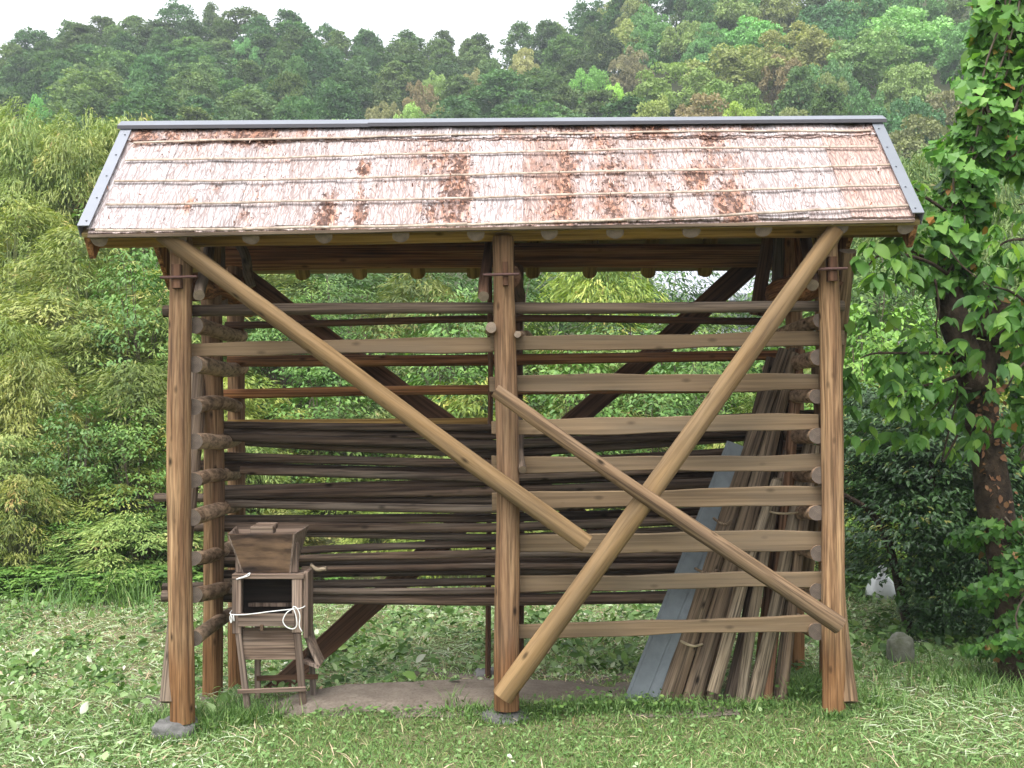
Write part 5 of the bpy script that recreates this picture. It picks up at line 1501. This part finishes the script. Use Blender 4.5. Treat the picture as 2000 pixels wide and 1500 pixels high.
# ---- tree with ivy at the right edge
def edge_tree():
    Y = 7.9
    root = tag(empty('tree', at(1985, 1320, Y)), 'old knobbly tree with big glossy leaves at the picture edge beside the shed', 'tree')
    tr = tube('trunk', [at(1990, 1330, Y), at(1975, 1150, Y), at(1945, 1000, Y), at(1922, 850, Y), at(1915, 740, Y), at(1930, 670, Y)], lambda t: 0.125 - 0.035 * t, M['barktree'], root, 14, 5)
    from mathutils import noise as mn
    for v in tr.data.vertices: v.co += Vector((1, 1, 0)) * 0.03 * mn.noise(v.co * 7)
    rock('burl', at(1945, 628, Y - 0.05), (0.1, 0.1, 0.12), M['barktree'], 4, root, 3, 0.5)
    limb = [(1908, 760), (1872, 650), (1850, 560), (1858, 470), (1874, 370), (1902, 270), (1936, 150), (1966, 0), (1985, -120), (2000, -260)]
    lp = [at(x, y, Y - 0.1 - 0.15 * i / 9) for i, (x, y) in enumerate(limb)]
    lo = tube('limb', lp, lambda t: 0.1 - 0.045 * t, M['barktree'], root, 10, 5)
    for v in lo.data.vertices: v.co += Vector((1, 1, 0)) * 0.02 * mn.noise(v.co * 9)
    rng = np.random.default_rng(77)
    # leafy branches
    def branch(pts, nl, ls, spread, r=0.014, Yb=Y):
        if pts[0][1] != -120: nl, ls = int(nl * 1.5), ls * 0.8
        P3 = [at(x, y, yy) for x, y, yy in pts]
        tube('branch', P3, r, M['barktree'], root, 6, 5, 0.004)
        A = np.array([tuple(p) for p in P3])
        L_ = Leaves()
        nt = max(3, nl // 7); nl = nt * 7             # leaves in drooping whorls at the twig ends
        k = np.repeat(rng.uniform(0.15, 1.0, nt), 7) * (len(A) - 1)
        i0 = np.minimum(k.astype(int), len(A) - 2); f = (k - i0)[:, None]
        P = A[i0] * (1 - f) + A[i0 + 1] * f
        out = nrm(A[i0 + 1] - A[i0])
        P = P + np.repeat(np.clip(rng.normal(0, 1.35, (nt, 3)), -1.7, 1.7) * spread, 7, 0) + rng.normal(0, 0.014, (nl, 3))
        an = np.tile(np.arange(7) * 0.9, nt) + np.repeat(rng.uniform(0, 6.28, nt), 7)
        D = nrm(out * 0.35 + np.stack([np.cos(an), np.sin(an), -0.55 - 0.5 * rng.random(nl)], 1))
        N = nrm(np.array([-0.1, -0.45, 1.0]) + 0.3 * rng.normal(size=(nl, 3)))
        s = ls * rng.uniform(0.4, 1.15, nl)
        L_.add(P, D, N, s, s * rng.uniform(0.46, 0.6, nl), np.clip(rng.normal(0.5, 0.25, nl), 0, 1), T_BIG)
        o = link('foliage', L_.build('foliage', M['kaki'], smooth=True), root); o.location = -wloc(root)
        o.color = (1, 1, 1, 1)
    branch([(1880, 560, 7.8), (1820, 515, 7.5), (1750, 495, 7.2), (1715, 500, 7.0), (1695, 520, 6.9)], 75, 0.16, 0.07)
    branch([(1850, 520, 7.8), (1800, 500, 7.6), (1760, 480, 7.5)], 26, 0.15, 0.08)
    branch([(1905, 700, 7.8), (1850, 690, 7.6), (1780, 690, 7.4), (1710, 690, 7.2), (1680, 700, 7.2)], 130, 0.135, 0.12)
    branch([(1905, 720, 7.8), (1840, 745, 7.5), (1780, 760, 7.4), (1730, 790, 7.3)], 200, 0.15, 0.13)
    branch([(1905, 740, 7.9), (1860, 790, 7.8), (1830, 840, 7.8)], 110, 0.15, 0.13)
    branch([(2080, 620, 7.4), (2020, 600, 7.2), (1975, 570, 7.1), (1940, 560, 7.0)], 80, 0.16, 0.1)
    branch([(2080, 700, 7.2), (2030, 690, 7.0), (1990, 720, 6.9), (1965, 760, 6.9)], 40, 0.16, 0.08)
    branch([(2090, 480, 7.6), (2030, 470, 7.5), (1970, 470, 7.4), (1930, 500, 7.4)], 100, 0.15, 0.12)
    branch([(2090, 380, 7.8), (2040, 390, 7.8), (1990, 400, 7.7)], 110, 0.15, 0.13)
    branch([(2060, 820, 7.4), (2020, 850, 7.4), (1990, 880, 7.4)], 40, 0.12, 0.1)
    branch([(1870, 430, 7.7), (1830, 400, 7.6), (1800, 380, 7.6), (1785, 365, 7.6)], 22, 0.1, 0.05)
    # the crown above, out of view, that shades the shrubs below
    for x0, y0, yy in ((1740, -480, 8.2), (1850, -560, 8.8), (2000, -480, 9.4), (1780, -560, 9.6), (2250, -300, 8.6), (2380, -50, 9.0), (1930, -430, 10.2), (2290, -100, 10.2)):
        branch([(2000, -120, 7.9), ((2000 + x0) / 2, (y0 - 150) / 2, (7.9 + yy) / 2), (x0, y0, yy)], 110, 0.17, 0.3)
    # hanging bare twigs
    for pts in ([(1826, 545, 7.5), (1834, 600, 7.5), (1828, 640, 7.5), (1838, 690, 7.5)], [(1890, 540, 7.7), (1850, 480, 7.6), (1880, 520, 7.5), (1935, 560, 7.4)], [(1905, 760, 7.75), (1850, 755, 7.6), (1780, 745, 7.5), (1750, 700, 7.5)], [(1870, 850, 7.7), (1840, 900, 7.6), (1870, 760, 7.6), (1820, 800, 7.5)]):
        tube('twig', [at(*p) for p in pts], 0.008, M['barktree'], root, 5, 6, 0.004)
    # ivy, one plant climbing the limb, another on the foot of the trunk
    def ivy(path, n, rr, ls, label, seed, col):
        rng = np.random.default_rng(seed)
        A = np.array([tuple(p) for p in path])
        k = rng.uniform(0, 1, n) * (len(A) - 1)
        i0 = np.minimum(k.astype(int), len(A) - 2); f = (k - i0)[:, None]
        C = A[i0] * (1 - f) + A[i0 + 1] * f
        an = rng.uniform(0, 6.283, n)
        d = np.stack([np.cos(an), np.sin(an), np.zeros(n)], 1)
        cl = 0.72 + 0.42 * np.sin(k * 5.1 + an * 2) + 0.28 * np.sin(k * 11 + an * 3)
        P = C + d * (rr * np.clip(cl, 0.42, 1.45) * rng.uniform(0.75, 1.15, n))[:, None]
        N = nrm(d + np.array([0, -0.15, 0.45]) + 0.4 * rng.normal(size=(n, 3)))
        D = nrm(np.cross(N, np.cross([0, 0, -1.0], N)) + 0.45 * rng.normal(size=(n, 3)))
        s = ls * rng.uniform(0.55, 1.2, n)
        L_ = Leaves(); L_.add(P, D, N, s, s * rng.uniform(0.9, 1.15, n), np.clip(rng.normal(0.55, 0.22, n), 0, 1), T_IVY)
        P[:, 2] = np.maximum(P[:, 2], 0.02)
        o = tag(link('ivy', L_.build('ivy', M['ivy'])), label, 'ivy', None); o.color = (*col, 1)
        for j in range(5):
            q = rng.uniform(-1, 1, (len(A), 3)) * np.array([rr * 0.55, rr * 0.3, 0.03]) - np.array([0, rr * 0.45, 0])
            t = tube('vine_stem', [tuple(v) for v in (A + q)], 0.007, M['twig'], None, 5, 5)
            t.parent = o
    ivy([at(x, y, Y - 0.1 - 0.15 * i / 9) for i, (x, y) in enumerate(limb[2:], 2)], 3000, 0.18, 0.078, 'bright lobed ivy wrapped round the leaning limb of the edge tree', 1, (1.15, 1.15, 1))
    ivy([at(1935, 10, 7.75), at(1990, 130, 7.75), at(1985, 260, 7.75), at(1955, 330, 7.75)], 800, 0.16, 0.08, 'lighter ivy trailing loose from the upper limb at the picture edge', 4, (1.3, 1.3, 1.1))
    ivy([at(1965, 1010, Y), at(1985, 1100, Y), at(1990, 1200, Y), at(1998, 1290, Y)], 3600, 0.25, 0.055, 'small leaved ivy mounded round the foot of the edge tree', 2, (0.7, 0.75, 0.7))
    ivy([at(1920, 560, Y), at(1990, 640, Y), at(2010, 760, Y), at(2010, 900, Y)], 600, 0.2, 0.08, 'ivy hanging beside the knobbly burl of the edge tree', 3, (0.8, 0.85, 0.8))
    # dry brown scraps on the bark
    n = 110; k = rng.random(n)
    A = np.array([tuple(at(1965, 1080, Y)), tuple(at(1922, 850, Y)), tuple(at(1915, 740, Y))])
    i0 = (k > 0.6).astype(int); f = np.where(i0 == 0, k / 0.6, (k - 0.6) / 0.4)[:, None]
    P = A[i0] * (1 - f) + A[i0 + 1] * f + np.stack([rng.uniform(-0.1, 0.1, n), np.full(n, -0.115), rng.normal(0, 0.03, n)], 1)
    L_ = Leaves(); s = rng.uniform(0.018, 0.055, n)
    L_.add(P, rnd_dirs(n, rng) + np.array([0, 0, -0.8]), nrm(np.array([0, -1.0, 0.3]) + 0.4 * rng.normal(size=(n, 3))), s, s * 0.7, 0.6 + 0.4 * rng.random(n), T_OVAL)
    m = leafmat('dry_ivy_leaf', [(0.0, (0.08, 0.035, 0.018)), (0.6, (0.17, 0.075, 0.035)), (1.0, (0.26, 0.14, 0.075))], 0.8, 0.1, usecol=False)
    o = link('dry_leaves', L_.build('dry_leaves', m), tr); o.location = -wloc(tr); o["kind"] = "stuff"
edge_tree()

# ---- grass and mown leaves on the ground
def zfield(x, y):
    return np.array([ground_z(a, b) for a, b in zip(x, y)])
def make_grass():
    rng = np.random.default_rng(9)
    L_ = Leaves()
    def region(n, y0, y1, len_, wid, flatness, tshift, mask=None, xr=0.47):
        y = y0 + (y1 - y0) * rng.random(n)
        x = (rng.random(n) * 2 - 1) * (y * xr + 0.1)
        # patchiness
        pt = 0.5 + 0.5 * np.sin(x * 2.3 + 1.2 * np.sin(y * 1.7)) * np.sin(y * 3.1 + 1.4 * np.sin(x * 1.3))
        dm = np.array([in_dirt(a, b) for a, b in zip(x, y)])
        keep = (dm < 0.04 + 0.12 * rng.random(n)) & (rng.random(n) < 0.55 + 0.45 * pt)
        if mask is not None: keep &= mask(x, y)
        x, y, pt = x[keep], y[keep], pt[keep]; m = len(x)
        P = np.stack([x, y, zfield(x, y) - 0.004], 1)
        an = rng.uniform(0, 6.283, m)
        up = np.clip(rng.normal(1 - flatness, 0.35, m), 0.05, 1.2)
        D = np.stack([np.cos(an), np.sin(an), up * 1.5], 1)
        N = nrm(np.stack([-np.cos(an) * up, -np.sin(an) * up, np.ones(m) * 0.6], 1) + 0.2 * rng.normal(size=(m, 3)))
        s = len_ * rng.uniform(0.4, 1.3, m)
        L_.add(P, D, N, s, wid * rng.uniform(0.7, 1.4, m), np.clip(rng.normal(0.45 + tshift + 0.16 * (pt - 0.5), 0.2, m), 0, 1), T_GRASS)
    region(90000, 5.7, 7.4, 0.05, 0.0045, 0.45, 0.0)
    region(60000, 7.2, 12.4, 0.065, 0.006, 0.6, 0.1)
    region(9000, 5.7, 12.4, 0.13, 0.006, 0.95, 0.42)                          # dry stalks lying about
    # tufts: taller grass round the posts and stones, and in the strip in front of the dirt
    for px, py, Y, n, h, sx, sy in ((400, 1400, 7.2, 900, 0.15, 0.14, 0.12), (470, 1390, 7.25, 500, 0.13, 0.15, 0.08), (300, 1400, 7.3, 250, 0.1, 0.1, 0.1), (1060, 1390, 7.15, 420, 0.1, 0.18, 0.08), (1150, 1375, 7.2, 420, 0.1, 0.2, 0.06), (1250, 1380, 7.2, 400, 0.1, 0.25, 0.06), (1560, 1360, 7.4, 420, 0.2, 0.06, 0.08), (1600, 1330, 7.6, 260, 0.16, 0.06, 0.1),
                                    (1420, 1392, 7.15, 500, 0.09, 0.3, 0.06), (1680, 1370, 7.3, 420, 0.13, 0.12, 0.12), (1850, 1330, 8.0, 700, 0.16, 0.4, 0.3), (1950, 1330, 7.7, 500, 0.18, 0.25, 0.3), (930, 1385, 7.1, 200, 0.09, 0.12, 0.05), (1628, 1394, 6.97, 260, 0.07, 0.07, 0.03), (350, 1440, 6.9, 260, 0.07, 0.12, 0.03), (990, 1415, 6.95, 260, 0.06, 0.12, 0.03), (480, 1392, 7.15, 500, 0.11, 0.12, 0.05), (190, 1175, 11.3, 260, 0.34, 0.35, 0.2), (250, 1165, 11.5, 240, 0.4, 0.2, 0.2), (40, 1190, 11.4, 120, 0.3, 0.4, 0.2), (1680, 1160, 11.6, 300, 0.3, 0.4, 0.3), (885, 1375, 7.25, 40, 0.14, 0.03, 0.03)):
        c = at(px, py, Y)
        x = c.x + sx * rng.normal(size=n); y = Y + sy * rng.normal(size=n)
        P = np.stack([x, y, zfield(x, y) - 0.004], 1)
        an = rng.uniform(0, 6.283, n)
        D = np.stack([np.cos(an), np.sin(an), rng.uniform(0.8, 3.0, n)], 1)
        N = nrm(np.stack([-np.cos(an), -np.sin(an), np.full(n, 0.5)], 1))
        L_.add(P, D, N, h * rng.uniform(0.4, 1.2, n), 0.006 * rng.uniform(0.7, 1.4, n) * (1 + 0.6 * (h > .25)), np.clip(rng.normal(0.38, 0.2, n), 0, 0.85), T_GRASS)
    o = link('grass', L_.build('grass', M['grass']))
    tag(o, 'short mown grass with dry stalks over the whole clearing', 'grass', kind='stuff')
make_grass()
def make_litter():
    rng = np.random.default_rng(19)
    L_ = Leaves()
    def region(n, y0, y1, ls, ratio, T, tm, ts, mask, xr=0.47, lift=0.02, tilt=0.45, tmax=1.0):
        y = y0 + (y1 - y0) * rng.random(n); x = (rng.random(n) * 2 - 1) * (y * xr + 0.1)
        dm = np.array([in_dirt(a, b) for a, b in zip(x, y)])
        keep = (dm <= 0.0) & mask(x, y)
        x, y = x[keep], y[keep]; m = len(x)
        P = np.stack([x, y, zfield(x, y) + lift * rng.random(m)], 1)
        an = rng.uniform(0, 6.283, m)
        D = np.stack([np.cos(an), np.sin(an), tilt * rng.normal(size=m)], 1)
        N = nrm(np.array([0, -0.1, 1.0]) + tilt * rng.normal(size=(m, 3)))
        s = ls * rng.uniform(0.5, 1.3, m)
        L_.add(P, D, N, s, s * ratio, np.clip(rng.normal(tm, ts, m), 0, tmax), T)
    clump = lambda x, y: (np.sin(x * 1.9 + 2 * np.sin(y * 1.1)) * np.sin(y * 2.3 + x) + 0.5 * np.sin(x * 5.3 + y) * np.sin(y * 6.1 - x * 2) + rng.normal(0, 0.3, len(x))) > 0.0
    region(22000, 7.7, 12.3, 0.04, 0.5, T_OVAL, 0.55, 0.24, clump, tilt=0.8, lift=0.05)
    region(22000, 6.3, 12.3, 0.03, 0.45, T_OVAL, 0.6, 0.24, lambda x, y: (x < -1.2) | (y > 7.9), tilt=0.7, lift=0.03)
    region(6000, 5.7, 7.6, 0.03, 0.6, T_OVAL, 0.35, 0.2, lambda x, y: rng.random(len(x)) < 0.9, tilt=0.5)
    region(9000, 6.3, 12.3, 0.07, 0.55, T_BIG, 0.48, 0.25, lambda x, y: ((x < -1.6) | (y > 8.1)) & clump(x, y), lift=0.07, tilt=1.0, tmax=0.96)
    region(26000, 6.2, 12.3, 0.16, 0.04, T_GRASS, 0.66, 0.2, lambda x, y: (x < -1.4) | (y > 8.2) | (x > 1.9), tilt=0.2, lift=0.03)
    region(14000, 8.0, 12.3, 0.12, 0.035, T_GRASS, 1.0, 0.04, lambda x, y: np.sin(x * 1.3 + 0.7) * np.sin(y * 1.9) > 0.1, tilt=0.15, lift=0.03)
    o = link('mown_leaves', L_.build('mown_leaves', M['cutleaf']))
    tag(o, 'cut leaves and stems left wilting on the mown ground', 'leaf litter', kind='stuff')
make_litter()
def clover():
    """small weeds at the foot of the shed"""
    rng = np.random.default_rng(29)
    L_ = Leaves()
    for px, py, Y, n, h, sx, sy in ((1060, 1380, 7.1, 260, 0.08, 0.1, 0.06), (1150, 1360, 7.25, 260, 0.1, 0.15, 0.06), (1240, 1370, 7.2, 220, 0.08, 0.2, 0.06), (1330, 1375, 7.15, 200, 0.08, 0.2, 0.05), (1430, 1385, 7.1, 260, 0.07, 0.25, 0.05), (1560, 1350, 7.35, 260, 0.13, 0.07, 0.08), (420, 1400, 7.15, 200, 0.07, 0.15, 0.08), (640, 1390, 7.1, 200, 0.05, 0.4, 0.05), (850, 1385, 7.1, 200, 0.05, 0.3, 0.05), (1700, 1380, 7.2, 160, 0.06, 0.2, 0.1)):
        c = at(px, py, Y)
        x = c.x + sx * rng.normal(size=n); y = Y + sy * rng.normal(size=n)
        P = np.stack([x, y, zfield(x, y) + h * rng.random(n)], 1)
        an = rng.uniform(0, 6.283, n)
        D = np.stack([np.cos(an), np.sin(an), 0.3 * rng.normal(size=n)], 1)
        N = nrm(np.array([0, -0.4, 1.0]) + 0.35 * rng.normal(size=(n, 3)))
        n_ = n // 2
        P, D, N = P[:n_], D[:n_], N[:n_]
        s = rng.uniform(0.012, 0.036, n_)
        n = n_
        L_.add(P, D, N, s, s * 0.7, np.clip(rng.normal(0.45, 0.25, n), 0, 1), T_OVAL)
    for _ in range(130):                              # leafy weed clumps left standing in the clearing
        y0 = rng.uniform(7.9, 12.2); x0 = rng.uniform(-0.46, 0.46) * y0
        if in_dirt(x0, y0) > 0: continue
        n = int(rng.uniform(12, 60)); w = rng.uniform(0.06, 0.22)
        x = x0 + w * rng.normal(size=n); y = y0 + w * rng.normal(size=n)
        P = np.stack([x, y, zfield(x, y) + 0.1 * rng.random(n)], 1)
        an = rng.uniform(0, 6.283, n)
        D = np.stack([np.cos(an), np.sin(an), 0.5 * rng.normal(size=n)], 1)
        N = nrm(np.array([0, -0.5, 1.0]) + 0.5 * rng.normal(size=(n, 3)))
        s = rng.uniform(0.04, 0.1, n)
        L_.add(P, D, N, s, s * rng.uniform(0.3, 0.7), np.clip(rng.normal(0.4, 0.25, n), 0, 1), T_OVAL)
    o = link('weeds', L_.build('weeds', M['shrub'])); o.color = (0.9, 0.95, 0.9, 1)
    tag(o, 'low leafy weeds growing along the shed front and in the clearing', 'weeds', kind='stuff')
clover()

# ------------------------------------------------------------------ the damp air that pales the far woods
def haze():
    t = bpy.data.materials.new('damp_air'); t.use_nodes = True
    n, l = t.node_tree.nodes, t.node_tree.links
    n.remove(n["Principled BSDF"])
    v = n.new("ShaderNodeVolumePrincipled")
    v.inputs['Color'].default_value = (0.86, 0.93, 1.0, 1)
    v.inputs['Density'].default_value = HAZE
    v.inputs['Anisotropy'].default_value = 0.0
    l.new(v.outputs[0], n["Material Output"].inputs['Volume'])
    zb, zt = GROUND_MIN - 1.0, 100.0
    o = boxes('haze', [((0, 90, (zb + zt) / 2), (300, 240, zt - zb))], t, None, 0)
    o["kind"] = "stuff"; o["label"] = "thin pale haze over the whole valley"
HAZE = 0.0008
haze()
